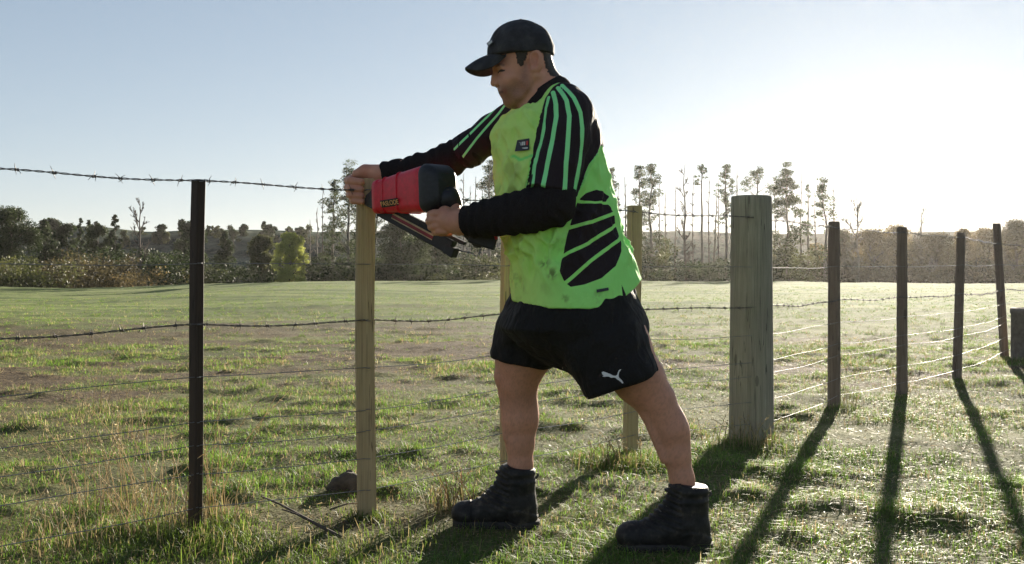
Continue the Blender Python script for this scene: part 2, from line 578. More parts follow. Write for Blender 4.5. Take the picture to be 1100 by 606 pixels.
LINE_ANG = math.atan2(0.77, 0.64)
posts = []       # (x, y, front offset)
def add_post(px, py, ptop, kind, wid, label, seed, dep=None, lean=(0, 0), rot=None, wpx=None):
    bx, by = foot(px, py)
    top = CAMH - (ptop - HZ) / FPX * by
    gz = float(ground_z(np.array([bx]), np.array([by]))[0])
    mat = {'new': W_NEW, 'dark': W_DARK, 'grey': W_GREY, 'old': W_OLD}[kind]
    if kind == 'grey':
        by += wid * 0.5
        v, q, t = round_post(bx, by, wid / 2 * 1.06, wid / 2 * 0.95, top, seed=seed, lean=lean)
    elif kind == 'old':
        v, q, t = round_post(bx, by, wid / 2, wid / 2 * 0.9, top, seed=seed, seg=16, lean=lean, round_top=0.02)
    else:
        v, q, t = rect_post(bx, by, wid, dep or wid, top, LINE_ANG - math.pi / 2 + 0.12 if rot is None else rot, lean, seed=seed)
    g = Geo().add(v, q, t)
    o = link('fence_post', g.mesh('fence_post', smooth=(kind in ('grey', 'old'))), fence, [mat])
    if label: o['label'] = label
    posts.append((bx, by, (wid if kind in ('grey', 'old') else (dep or wid)) / 2, lean))
    return o, bx, by, top

add_post(208, 575, 193, 'dark', 0.036, 'thin dark brown wooden batten', 1, 0.036, (0.016, 0))
postB = add_post(393, 553, 192, 'new', 0.066, 'new pale sawn pine batten held by the man', 2, 0.040, (0.0, 0.0), rot=0.22)
postC = add_post(545, 516, 205, 'new', 0.052, 'new pale pine batten behind the man', 3, 0.034, rot=0.62)
add_post(678, 485, 221, 'new', 0.062, 'new pale pine batten right of the man', 4, 0.045, (0.012, 0), rot=0.40)
add_post(812.5, 472, 209, 'grey', 0.222, 'thick round weathered strainer post', 5)
add_post(896, 437, 238, 'old', 0.080, 'dark round-topped wooden post beside the strainer', 6)
add_post(969, 420, 244, 'old', 0.078, 'dark round wooden post', 7)
add_post(1028, 405, 250, 'old', 0.072, 'dark round wooden post', 8, lean=(0.03, 0))
add_post(1079, 382, 240, 'old', 0.085, 'tallest dark wooden post farthest to the right', 9, lean=(-0.06, 0))
# one more post past each edge of the view carries the strands on
for bx, by, s in ((-2.05, 2.45, 10), (6.2, 12.3, 11), (7.5, 14.0, 12)):
    v, q, t = round_post(bx, by, 0.042, 0.038, 1.2, seed=s, seg=16, round_top=0.02)
    link('fence_post', Geo().add(v, q, t).mesh('fence_post'), fence, [W_OLD])
    posts.append((bx, by, 0.042, (0, 0)))
posts.sort(key=lambda p: p[0])

def strand_path(hfun, step=0.02, side=-1, sag=0.006):
    """a wire strung from post to post along the near faces of the posts"""
    pts = []
    for (x, y, off, ln) in posts:
        n = np.array([0.77, -0.64]) * (off + 0.004)      # near side of the line
        z = hfun(x)
        pts.append(np.array([x + n[0] * 0.55 + ln[0] * z, y + n[1] * 0.95, z]))
    out = []
    for a, b in zip(pts[:-1], pts[1:]):
        L = np.linalg.norm(b - a)
        k = max(2, int(L / step))
        tt = np.linspace(0, 1, k, endpoint=False)
        seg = a + (b - a) * tt[:, None]
        seg[:, 2] -= sag * 4 * tt * (1 - tt) * L
        out.append(seg)
    out.append(pts[-1][None])
    return np.concatenate(out)

wire_heights = [   # height at X=-1.0, at X=1.5, at X=4.8, barbed?
    (1.160, 1.130, 1.110, True), (0.893, 0.878, 0.905, False), (0.692, 0.680, 0.660, True), (0.520, 0.535, 0.520, False),
    (0.372, 0.400, 0.400, False), (0.296, 0.330, 0.335, False), (0.206, 0.185, 0.185, False), (0.095, 0.075, 0.060, False)]

def barb_mesh():
    g = Geo()
    for s, off in ((1, -0.0035), (-1, 0.0035)):
        th = np.linspace(0, 2 * math.pi * 1.4, 12)
        pts = np.stack([off + 0.0016 * (th / th[-1] - 0.5) * 2, 0.0042 * np.cos(th), 0.0042 * np.sin(th) * s], 1)
        d0 = np.array([-0.3 * s, 0.5, 0.85 * s]); d1 = np.array([0.3 * s, -0.55, -0.8 * s])
        pts = np.concatenate([[pts[0] + d0 * 0.018], [pts[0] + d0 * 0.005], pts, [pts[-1] + d1 * 0.005], [pts[-1] + d1 * 0.018]])
        g.tube(pts, np.r_[0.0006, 0.0011, np.full(12, 0.0012), 0.0011, 0.0006], 5)
    return g.mesh('barb')
BARB = barb_mesh()
BARB.materials.append(RUST)

for wi, (h0, h1, h2, barbed) in enumerate(wire_heights):
    hf = lambda x, a=h0, b=h1, c=h2: float(np.interp(x, [-1.0, 1.5, 4.8], [a, b, c]))
    path = strand_path(hf, 0.012 if barbed else 0.05, sag=(0.003 if wi < 2 else 0.004 + 0.003 * (wi % 3)))
    seg = np.r_[0, np.cumsum(np.linalg.norm(np.diff(path, axis=0), axis=1))]
    if not barbed:
        wob = np.stack([np.zeros(len(path)), np.zeros(len(path)), 0.003 * np.sin(seg * 3.1 + wi) + 0.002 * np.sin(seg * 7.3 + 2 * wi)], 1)
        o = link('plain_wire', Geo().tube(path + wob, 0.0014, 6).mesh('plain_wire'), fence, [STEEL])
        continue
    tg = np.gradient(path, axis=0); tg /= np.linalg.norm(tg, axis=1)[:, None]
    sd_ = np.cross(tg, [0, 0, 1]); sd_ /= np.linalg.norm(sd_, axis=1)[:, None]
    up_ = np.cross(sd_, tg)
    jig = 0.004 * np.sin(seg * 9 + wi)[:, None] * up_
    g = Geo()
    for ph in (0, math.pi):
        a = seg * 2 * math.pi / 0.075 + ph
        g.tube(path + jig + 0.0021 * (np.cos(a)[:, None] * sd_ + np.sin(a)[:, None] * up_), 0.0016, 5)
    bw = link('barbed_wire', g.mesh('barbed_wire'), fence, [RUST])
    bw['label'] = 'barbed top strand' if wi == 0 else 'lower barbed strand at mid height'
    far = Geo()
    bco = np.empty(len(BARB.vertices) * 3); BARB.vertices.foreach_get('co', bco); bco = bco.reshape(-1, 3)
    bq = np.array([list(p.vertices) for p in BARB.polygons if len(p.vertices) == 4]); bt = np.array([list(p.vertices) for p in BARB.polygons if len(p.vertices) == 3])
    s = 0.05
    rng = np.random.default_rng(70 + wi)
    while s < seg[-1]:
        i = int(np.searchsorted(seg, s)); i = min(i, len(path) - 1)
        c = path[i] + jig[i]
        R = Matrix(((tg[i][0], sd_[i][0], up_[i][0]), (tg[i][1], sd_[i][1], up_[i][1]), (tg[i][2], sd_[i][2], up_[i][2]))) @ Matrix.Rotation(rng.random() * 6.28, 3, 'X')
        if c[1] < 6.6:
            b = link('barb', BARB, bw)
            M = R.to_4x4(); M.translation = Vector(c)
            b.matrix_basis = M
        else:
            far.add(bco @ np.array(R).T + c, bq, bt)
        s += 0.098 + 0.012 * rng.normal()
    fb = link('barb', far.mesh('far_barb'), bw, [RUST])
    fb['kind'] = 'stuff'

# the tie wires stapled to the posts
def staple(px_x, px_y, z):
    v = [(-0.008, 0, 0), (-0.008, -0.004, 0.0), (-0.005, -0.007, 0.0), (0.005, -0.007, 0.0), (0.008, -0.004, 0), (0.008, 0, 0)]
    return np.array(v) + np.array([px_x, px_y, z])
for (x, y, off, ln) in posts:
    if not (-1.2 < x < 5.2): continue
    for (h0, h1, h2, b) in wire_heights:
        z = float(np.interp(x, [-1.0, 1.5, 4.8], [h0, h1, h2]))
        n = np.array([0.77 * 0.55, -0.64 * 0.95]) * (off + 0.003)
        g = Geo().tube(staple(x + n[0] + ln[0] * z, y + n[1], z)[:, [0, 1, 2]], 0.0014, 5)
        link('staple', g.mesh('staple'), fence, [STEEL])
# ------------------------------------------------------------------ hills
def ridge(name, dist, prof, thick, col1, col2, label, nscale, seed, rough=3.0):
    """a long rounded hill; prof: list of (pixel x, pixel y) of its skyline seen from the road side"""
    xs = np.linspace(prof[0][0], prof[-1][0], 160)
    ys = np.interp(xs, [p[0] for p in prof], [p[1] for p in prof])
    ys = np.convolve(np.pad(ys, 5, 'edge'), np.hanning(11) / np.hanning(11).sum(), 'valid')
    X = (xs - 550) / FPX * dist
    H = CAMH + (HZ - ys) / FPX * dist
    k = np.linspace(-1, 1, 21)
    rows = []
    for kk in k:
        f = np.cos(kk * math.pi / 2) ** 1.1
        yy = dist + kk * thick
        sc = yy / dist if kk > 0 else 1.0
        z = -4 + (H + 4) * f
        p = np.stack([X / 30.0, np.full_like(X, yy / 30.0), np.zeros_like(X)], 1)
        z = z + (fnoise(p, seed, 3) - 0.5) * rough * f
        rows.append(np.stack([X, np.full_like(X, yy), z], 1))
    r = np.array(rows)
    n, m = r.shape[:2]
    i = np.arange(n - 1)[:, None] * m; j = np.arange(m - 1)[None]
    q = np.stack([i + j, i + j + 1, i + m + j + 1, i + m + j], -1).reshape(-1, 4)
    me = mesh_np(name, r.reshape(-1, 3), q)
    t = NT(name + ' cover')
    nn = t.noise(t.coords(), nscale, 6, 0.65)
    t.set(Base_Color=t.ramp(nn, [(0.42, col1), (0.58, col2)]), Roughness=0.95)  # bluish cover colours stand in for part of the distance haze
    t.b.inputs['Specular IOR Level'].default_value = 0.0
    t.set(Normal=t.bump(nn, 1.0, 6.0))
    return tag(link(name, me, None, [t.m]), label, 'hill', None, 'structure')

ridge('hill', 235, [(-400, 262), (-100, 250), (0, 246), (60, 243), (110, 245), (160, 250), (210, 246), (270, 245), (330, 248), (400, 248), (470, 250), (600, 252), (720, 256), (800, 262), (900, 275)], 60,
      (0.028, 0.042, 0.040), (0.13, 0.15, 0.115), 'wooded hill with grass clearings behind the left trees', 0.09, 1, 1.4)
ridge('hill', 345, [(100, 270), (300, 252), (480, 246), (620, 248), (700, 249), (780, 251), (860, 252), (960, 250), (1040, 248), (1100, 249), (1250, 247), (1500, 262)], 80,
      (0.034, 0.046, 0.045), (0.07, 0.085, 0.07), 'hazy far hill along the skyline on the right', 0.035, 2, 1.6)

# ------------------------------------------------------------------ trees
BARK = simple_mat('grey brown bark', (0.13, 0.105, 0.085), 0.9, 0, 3.0, 0.35)
BARK_PALE = simple_mat('pale gum bark', (0.24, 0.20, 0.165), 0.85, 0, 2.0, 0.3)
LEAF = leaf_mat('foliage', 0.35, 0.6, 0.2)

def leaf_quads(pos, size, rng, up=0.3, aspect=0.55):
    n = len(pos)
    d = rng.normal(size=(n, 3)); d[:, 2] *= 0.8
    d /= np.linalg.norm(d, axis=1)[:, None]
    e = rng.normal(size=(n, 3)); e -= d * (e * d).sum(1)[:, None]
    e /= np.linalg.norm(e, axis=1)[:, None]
    s = (size * (0.6 + 0.8 * rng.random(n)))[:, None]
    a = pos - d * s * 0.5
    v = np.stack([a - e * s * aspect * 0.5, a + e * s * aspect * 0.5, pos + d * s * 0.5], 1).reshape(-1, 3)
    q = np.arange(n * 3).reshape(-1, 3)
    return v, q

def clump_points(centers, radii, per, rng, squash=0.75, hollow=0.45):
    pts, cl = [], []
    for k, (c, r) in enumerate(zip(centers, radii)):
        m = max(4, int(per * (r ** 1.6)))
        d = rng.normal(size=(m, 3)); d /= np.linalg.norm(d, axis=1)[:, None]
        rr = r * (hollow + (1 - hollow) * rng.random(m) ** 0.6) * (0.75 + 0.5 * rng.random(m))
        p = c + d * rr[:, None] * np.array([1, 1, squash])
        pts.append(p); cl.append(np.full(m, k))
    return np.concatenate(pts), np.concatenate(cl)

def crown_mesh(centers, radii, per, size, c_dark, c_light, rng, squash=0.75):
    pts, cl = clump_points(np.array(centers), np.array(radii), per, rng, squash)
    v, q = leaf_quads(pts, np.full(len(pts), size), rng)
    t = rng.random(len(centers))[cl] * 0.55 + rng.random(len(pts)) * 0.45
    col = np.array(c_dark) * (1 - t[:, None]) + np.array(c_light) * t[:, None]
    me = mesh_np('crown', v, q, smooth=False)
    attr_color(me, 'tint', np.repeat(col, 3, axis=0))
    return me

def wobble_line(a, b, n, amp, rng):
    t = np.linspace(0, 1, n)[:, None]
    p = a + (b - a) * t
    w = np.cumsum(rng.normal(size=(n, 3)), axis=0); w -= w[0] + (w[-1] - w[0]) * t
    return p + w * amp * np.array([1, 1, 0.2])

def tree_root(name, px, dist, label, cat='tree', group='trees beyond the paddock'):
    X = (px - 550) / FPX * dist
    gz = float(ground_z(np.array([X]), np.array([dist]))[0])
    r = empty(name, (X, dist, gz))
    tag(r, label, cat, group)
    return r, np.array([X, dist, gz])

def ztop(py, dist):
    return CAMH + (HZ - py) / FPX * dist

def gum(px, ptop, dist, wpx, label, seed, crown_from=0.35, lean=0.0, dens=1.0, name='gum_tree', pale=True, cols=((0.016, 0.024, 0.010), (0.085, 0.105, 0.042)), tuft=1.15, nb=30):
    """tall slim gum: bare stem, short upswept limbs that end in separate leaf tufts"""
    rng = np.random.default_rng(seed)
    root, b = tree_root(name, px, dist, label)
    H = ztop(ptop, dist) - b[2]
    W = wpx / FPX * dist
    top = b + np.array([lean * H, 0, H * 0.97])
    stem = wobble_line(b - np.array([0, 0, 0.6]), top, 14, 0.10 * W * 0.3, rng)
    r0 = 0.10 + H * 0.009
    rad = np.linspace(r0, r0 * 0.16, 14)
    g = Geo().tube(stem, rad, 8)
    cs, rs = [], []
    for k in range(nb):
        f = crown_from + (1 - crown_from) * (k + rng.random()) / nb
        i = min(12, int(f * 13)); p = stem[i] + (stem[i + 1] - stem[i]) * (f * 13 - i)
        prof = math.sin(min(1.0, (f - crown_from) / (1 - crown_from) * 0.8 + 0.28) * math.pi) ** 0.7
        L = W * 0.5 * prof * (0.55 + 0.6 * rng.random())
        a = rng.random() * 2 * math.pi
        e = p + np.array([math.cos(a) * L, math.sin(a) * L, L * (0.5 + 0.5 * rng.random())])
        if e[2] > b[2] + H * 0.985: e[2] = b[2] + H * (0.95 + 0.03 * rng.random())
        g.tube(wobble_line(p, e, 5, 0.04 * L, rng), np.linspace(0.045, 0.014, 5) * (H / 14), 5)
        for m in range(3 + int(rng.random() * 2)):
            cs.append(e + rng.normal(size=3) * W * 0.085)
            rs.append(W * 0.115 * (0.35 + 1.0 * rng.random()) * tuft)
        if rng.random() < 0.5:
            cs.append(p + (e - p) * 0.55 + rng.normal(size=3) * W * 0.04); rs.append(W * 0.06 * tuft)
    for m in range(4):
        cs.append(top + rng.normal(size=3) * W * 0.06 - np.array([0, 0, W * 0.05])); rs.append(W * 0.10 * tuft)
    link('trunk', g.mesh('trunk'), root, [BARK_PALE if pale else BARK])
    me = crown_mesh(cs, np.array(rs), 75 * dens * 4.2, 0.0014 * dist, cols[0], cols[1], rng, 0.62)
    link('crown', me, root, [LEAF])
    return root

def bare(px, ptop, dist, wpx, label, seed, name='bare_tree', levels=3, pale=False, lean=0.0, spread=0.55, r0=None):
    rng = np.random.default_rng(seed)
    root, b = tree_root(name, px, dist, label)
    H = ztop(ptop, dist) - b[2]
    W = wpx / FPX * dist
    g = Geo(); tw = Geo()
    top = b + np.array([lean * H, 0, H])
    stem = wobble_line(b - np.array([0, 0, 0.6]), top, 14, 0.03 * W, rng)
    r0 = r0 or 0.09 + H * 0.008
    g.tube(stem, np.linspace(r0, 0.012 * dist / 60, 14), 7)
    rmin = 0.00022 * dist
    def grow(p, d, L, r, lev):
        e = p + d * L
        pts = wobble_line(p, e, 4, 0.05 * L, rng)
        pts[:, 2] += np.linspace(0, 1, 4) ** 2 * L * 0.18
        (g if lev > 1 else tw).tube(pts, np.linspace(r, max(rmin, r * 0.4), 4), 5 if lev > 1 else 4)
        if lev > 0:
            for _ in range(3 + int(rng.random() * 2)):
                f = 0.3 + 0.7 * rng.random()
                q = pts[0] + (pts[-1] - pts[0]) * f
                dd = d + rng.normal(size=3) * spread; dd[2] += 0.25
                grow(q, dd / np.linalg.norm(dd), L * 0.55 * (0.7 + 0.5 * rng.random()), max(rmin, r * 0.55), lev - 1)
    n = 17
    for k in range(n):
        f = 0.28 + 0.68 * (k + rng.random()) / n
        i = min(12, int(f * 13)); p = stem[i]
        a = rng.random() * 6.28
        d = np.array([math.cos(a), math.sin(a), 0.9 + 0.5 * rng.random()]); d /= np.linalg.norm(d)
        grow(p, d, W * 0.5 * (1.15 - 0.75 * f) * (0.7 + 0.5 * rng.random()), r0 * 0.45 * (1.1 - f) + rmin, levels - 1)
    mt = BARK_PALE if pale else BARK
    link('trunk', g.mesh('trunk'), root, [mt])
    link('twigs', tw.mesh('twigs'), root, [mt])['kind'] = 'stuff'
    return root

def broad(px, ptop, pbot, dist, wpx, label, seed, cols, name='broadleaf_tree', dens=1.0, n=34, shape='round', size=0.0015, squash=0.8, rmul=1.0):
    """full crown built of many leaf clumps; shape round / cone / dome"""
    rng = np.random.default_rng(seed)
    root, b = tree_root(name, px, dist, label)
    zt = ztop(ptop, dist); zb = max(b[2] + 0.3, ztop(pbot, dist))
    H = zt - zb; W = wpx / FPX * dist
    cs, rs = [], []
    for k in range(n):
        f = (k + 0.5) / n
        if shape == 'cone': w = (1 - f) ** 0.8 + 0.06
        elif shape == 'dome': w = math.sqrt(max(0.02, 1 - f * f))
        else: w = math.sqrt(max(0.03, 1 - (2 * f - 0.85) ** 2 / 1.35)) if f < 1 else 0.1
        a = rng.random() * 6.28; rr = math.sqrt(rng.random()) * 0.5 * W * w * 0.82
        r = W * (0.17 if shape != 'cone' else 0.12 + 0.06 * (1 - f)) * (0.7 + 0.6 * rng.random())
        if shape == 'cone': r *= 0.55 + 0.6 * (1 - f)
        r *= rmul
        z = zb + f * H
        if z + r * squash > zt: z = zt - r * squash * 0.9
        cs.append(np.array([b[0] + math.cos(a) * rr, b[1] + math.sin(a) * rr, z])); rs.append(r)
    g = Geo()
    top = np.array([b[0], b[1], zb + H * 0.8])
    g.tube(wobble_line(b - np.array([0, 0, 0.5]), top, 8, 0.02 * W, rng), np.linspace(0.03 * W + 0.06, 0.02, 8), 7)
    for k in range(0, n, 3):
        c = cs[k]; p = np.array([b[0], b[1], max(b[2] + 0.2, c[2] - 0.25 * W)])
        g.tube(wobble_line(p, c, 4, 0.02 * W, rng), np.linspace(0.012 * W + 0.02, 0.012, 4), 5)
    link('trunk', g.mesh('trunk'), root, [BARK])
    me = crown_mesh(cs, np.array(rs), 420 * dens * (8.0 / max(W, 2)) ** 0.5, 1.3 * size * dist, cols[0], cols[1], rng, squash)
    link('crown', me, root, [LEAF])
    return root

DKG = ((0.010, 0.017, 0.008), (0.055, 0.072, 0.030))
OLV = ((0.040, 0.048, 0.020), (0.120, 0.125, 0.050))
BRN = ((0.042, 0.036, 0.020), (0.125, 0.105, 0.052))
YEL = ((0.20, 0.22, 0.06), (0.58, 0.60, 0.20))
TAN = ((0.110, 0.085, 0.045), (0.280, 0.210, 0.100))

# left: pines, hedge, bare tree
broad(10, 223, 292, 95, 66, 'dark spreading pine at the far left edge above the hedge', 11, DKG, 'pine_tree', 1.3, 40, 'round', 0.0013)
broad(47, 236, 292, 108, 40, 'small dark conifer right of the far left pine', 12, DKG, 'pine_tree', 1.1, 26, 'cone')
broad(72, 240, 292, 120, 32, 'low dark pine left of the slim conifers', 13, DKG, 'pine_tree', 1.0, 22, 'dome')
broad(86, 234, 290, 130, 18, 'slim conifer, left one of the narrow pair', 14, DKG, 'conifer_tree', 1.2, 20, 'cone')
broad(95, 236, 290, 134, 16, 'slim conifer, right one of the narrow pair', 15, DKG, 'conifer_tree', 1.2, 20, 'cone')
broad(106, 242, 292, 118, 30, 'rounded dark tree between the narrow conifers and the bare tree', 16, DKG, 'pine_tree', 1.1, 24, 'round')
broad(124, 231, 292, 115, 26, 'pointed dark pine just left of the tall bare tree', 17, DKG, 'pine_tree', 1.1, 26, 'cone')
bare(149, 212, 92, 36, 'tall leafless tree standing above the left hedge', 18, levels=3)
broad(205, 238, 292, 140, 36, 'dark dense tree just behind the brown batten', 19, DKG, 'broadleaf_tree', 1.0, 26, 'round')
broad(243, 248, 296, 120, 36, 'dark pointed conifer left of the yellow-green tree', 20, DKG, 'conifer_tree', 1.1, 30, 'cone')
broad(281, 253, 303, 104, 36, 'rounded olive green tree left of the yellow-green tree', 21, OLV, 'broadleaf_tree', 1.0, 60, 'dome')
broad(312, 250, 306, 92, 44, 'bright yellow-green rounded tree at the paddock edge', 22, YEL, 'broadleaf_tree', 1.5, 150, 'round', 0.0011, 0.8, 0.55)
# tall gums
gum(357, 192, 104, 26, 'slim gum left of the hand-held batten', 31, 0.30, 0.01, 1.0)
bare(341, 223, 110, 12, 'thin dead stem left of the slim gum', 32, levels=2, pale=True)
gum(376, 178, 100, 46, 'gum with dark tufts right behind the gripped batten top', 33, 0.22, 0.0, 1.1)
gum(402, 200, 96, 40, 'leafy gum seen below the nail gun nose', 34, 0.15, 0.0, 1.3, nb=30)
gum(432, 236, 92, 60, 'bushy young gum under the magazine of the nail gun', 35, 0.05, 0.0, 1.6, nb=34, tuft=1.3)
gum(470, 240, 100, 46, 'bushy young gum under the gun handle', 36, 0.05, 0.0, 1.5, nb=30, tuft=1.3)
bare(498, 186, 112, 16, 'thin bare stem between the arms and the nail gun', 37, levels=2, pale=True)
bare(511, 190, 118, 12, 'second thin bare stem between the arms of the man', 38, levels=2, pale=True)
gum(527, 172, 100, 40, 'tufted gum between the outstretched arm and the shirt front', 39, 0.20, 0.0, 1.1)
gum(657, 177, 104, 24, 'gum just right of the back of the man', 40, 0.30, 0.0, 1.0)
bare(671, 190, 115, 10, 'thin bare stem left of the double gum', 41, levels=2, pale=True)
gum(687, 174, 106, 26, 'left one of the two gums above the pale batten', 42, 0.35, 0.0, 1.0)
gum(699, 173, 102, 30, 'taller right gum above the pale batten with tufts far down its stem', 43, 0.30, 0.005, 1.1, nb=28)
bare(715, 205, 120, 10, 'thin leafless stem right of the double gum', 44, levels=2, pale=True)
bare(736, 176, 100, 26, 'tall bare forked tree between the batten and the strainer post', 45, levels=3)
gum(754, 174, 108, 14, 'thin gum with one small tuft at the top', 46, 0.86, 0.0, 1.0, nb=7, tuft=1.6)
bare(766, 200, 118, 12, 'leaning bare stem near the strainer post', 47, levels=2, pale=True, lean=0.03)
gum(779, 173, 104, 22, 'gum with a dense tuft just left of the strainer post', 48, 0.55, 0.01, 1.1)
bare(792, 180, 110, 16, 'bare stem whose top shows over the left of the strainer post', 49, levels=2)
gum(814, 179, 98, 36, 'umbrella-crowned gum rising over the strainer post', 50, 0.66, 0.0, 0.8, tuft=0.95, nb=15)
gum(846, 177, 96, 40, 'full leafy gum right of the strainer post', 51, 0.15, 0.0, 1.6, nb=40, tuft=1.15)
gum(868, 196, 108, 14, 'slim pale gum left of the last gum', 52, 0.5, 0.0, 0.9, nb=12)
gum(884, 190, 100, 28, 'last leafy gum on the right, over the round-topped post', 53, 0.30, 0.0, 1.2, nb=28)
bare(920, 208, 98, 34, 'bare tree right of the last gum', 54, levels=3, pale=True)
bare(990, 226, 104, 30, 'bare tree among the tan thicket', 55, levels=3, pale=True)
bare(945, 238, 110, 14, 'small bare stem in the tan thicket', 56, levels=2, pale=True)
for k, (px_, pt, lab) in enumerate([(333, 236, 'thin dead stem just right of the yellow-green tree'), (347, 205, 'thin dead stem touching the slim gum'), (505, 200, 'thin stem halfway between the two bare stems'), (518, 196, 'thin stem left of the tufted gum'), (664, 200, 'thin stem close to the gum beside the shirt'), (708, 190, 'thin stem hugging the double gum'),
                              (725, 196, 'thin stem left of the tall bare forked tree'), (745, 188, 'thin stem right of the tall bare forked tree'), (762, 186, 'thin stem right of the single-tuft gum'), (772, 192, 'thin stem left of the dense-tufted gum'), (832, 190, 'thin stem between the umbrella gum and the full gum'), (861, 186, 'thin stem right of the full leafy gum'), (875, 200, 'thin stem left of the last leafy gum'), (896, 196, 'thin stem at the right side of the last leafy gum')]):
    bare(px_, pt, 104 + 3 * (k % 4), 9, lab, 800 + k, levels=2, pale=(k % 2 == 0), r0=0.11)
# tan autumn willows on the right
for k, (px, pt, w, lab) in enumerate([(905, 252, 40, 'tan autumn tree below the last gum'), (938, 244, 46, 'tan autumn tree left of the second bare tree'), (965, 246, 42, 'tan autumn tree behind the second dark post'),
                                  (1005, 247, 44, 'tan autumn tree behind the leaning post'), (1035, 249, 36, 'low tan autumn tree in the gap before the right end'), (1062, 241, 44, 'tan autumn tree beside the farthest post'), (1092, 238, 44, 'tan autumn tree at the right edge'), (1140, 236, 60, 'tan autumn tree past the right edge')]):
    broad(px, pt - 5 + (k * 7) % 13, 306, 104 + 5 * (k % 3), w * (1.05 + 0.18 * (k % 4)), lab, 60 + k, TAN if k % 3 else BRN, 'autumn_tree', 0.9, 110, 'round' if k % 2 else 'dome', 0.0011, 1.3, 0.6)
# dark hilltop trees far away
for k, (px, pt, w, dist, lab) in enumerate([(46, 237, 12, 215, 'small round tree in the far hill clearing'), (55, 235, 30, 215, 'dark clump of trees on the left hilltop'), (102, 238, 14, 215, 'far dark tree left of the bare tree'), (224, 243, 10, 215, 'far skyline tree left of the pointed conifer'), (233, 244, 10, 215, 'far skyline tree above the pointed conifer'),
                                        (262, 241, 14, 215, 'far skyline tree over the olive tree'), (284, 238, 9, 215, 'far tall skyline tree over the yellow-green tree'), (196, 236, 14, 215, 'far skyline tree left of the brown batten'), (322, 244, 16, 215, 'flat far skyline tree right of the yellow-green tree')]):
    broad(px, pt, 262, dist, w, lab, 90 + k, DKG, 'hill_tree', 0.6, 16, 'dome', 0.0014)

rng_h = np.random.default_rng(909)
for k in range(30):
    px_ = rng_h.uniform(-10, 345); yy = rng_h.uniform(243, 252)
    broad(px_, yy - rng_h.uniform(1, 5), 268, 200 + rng_h.random() * 25, rng_h.uniform(9, 20), 'small far tree in the scrub covering the left hill', 700 + k, DKG if k % 3 else OLV, 'hill_tree', 0.5, 12, 'dome', 0.0013)['group'] = 'scattered trees on the far left hill'
# understorey: a continuous dark hedge, one mass
def hedge(name, spans, label, seed):
    rng = np.random.default_rng(seed)
    cs, rs, V, C, Q, n0 = [], [], [], [], [], 0
    for (x0, x1, d0, pt, cols, dens) in spans:
        k = int((x1 - x0) / 5)
        for px in np.linspace(x0, x1, k):
            dist = d0 + rng.random() * 14
            h = HZ - (pt + rng.normal() * 4)
            X = (px - 550) / FPX * dist
            gz = float(ground_z(np.array([X]), np.array([dist]))[0])
            zt = CAMH + h / FPX * dist
            m = max(3, int((zt - gz) / 0.9))
            c = np.stack([X + rng.normal(size=m) * 0.5, dist + rng.normal(size=m) * 1.5, gz + (np.arange(m) + 0.4) / m * (zt - gz - 0.4)], 1)
            r = 0.9 * (0.6 + 0.6 * rng.random(m))
            p, cl = clump_points(c, r, 190 * dens, rng, 0.8)
            v, q = leaf_quads(p, np.full(len(p), 0.0023 * dist), rng)
            t = rng.random(m)[cl] * 0.6 + rng.random(len(p)) * 0.4
            col = np.array(cols[0]) * (1 - t[:, None]) + np.array(cols[1]) * t[:, None]
            V.append(v); C.append(np.repeat(col, 3, 0)); Q.append(q + n0); n0 += len(v)
    me = mesh_np(name, np.concatenate(V), np.concatenate(Q), smooth=False)
    attr_color(me, 'tint', np.concatenate(C))
    return tag(link(name, me, None, [LEAF]), label, 'hedge', None, 'stuff')

hedge('hedge', [(-60, 70, 72, 276, OLV, 1.0), (-60, 130, 76, 284, BRN, 1.0), (60, 140, 80, 276, BRN, 1.1), (118, 142, 70, 293, TAN, 1.0), (80, 200, 92, 268, DKG, 1.0), (160, 230, 84, 272, DKG, 1.1), (170, 186, 82, 284, TAN, 0.6),
                (215, 300, 90, 284, DKG, 1.1), (205, 235, 84, 280, OLV, 0.8), (325, 480, 88, 282, DKG, 1.2), (330, 560, 98, 272, DKG, 1.1), (380, 560, 86, 292, OLV, 1.0), (480, 560, 90, 276, OLV, 0.9)], 'dense dark hedge and undergrowth along the far left edge of the paddock', 5)
hedge('hedge', [(560, 760, 92, 280, DKG, 1.0), (660, 720, 96, 262, OLV, 0.9), (740, 860, 94, 278, DKG, 1.0), (820, 880, 90, 262, OLV, 1.0), (860, 1180, 96, 278, BRN, 1.0), (880, 1180, 108, 262, TAN, 0.8)],
      'hazy undergrowth below the tall trees along the right edge of the paddock', 6)
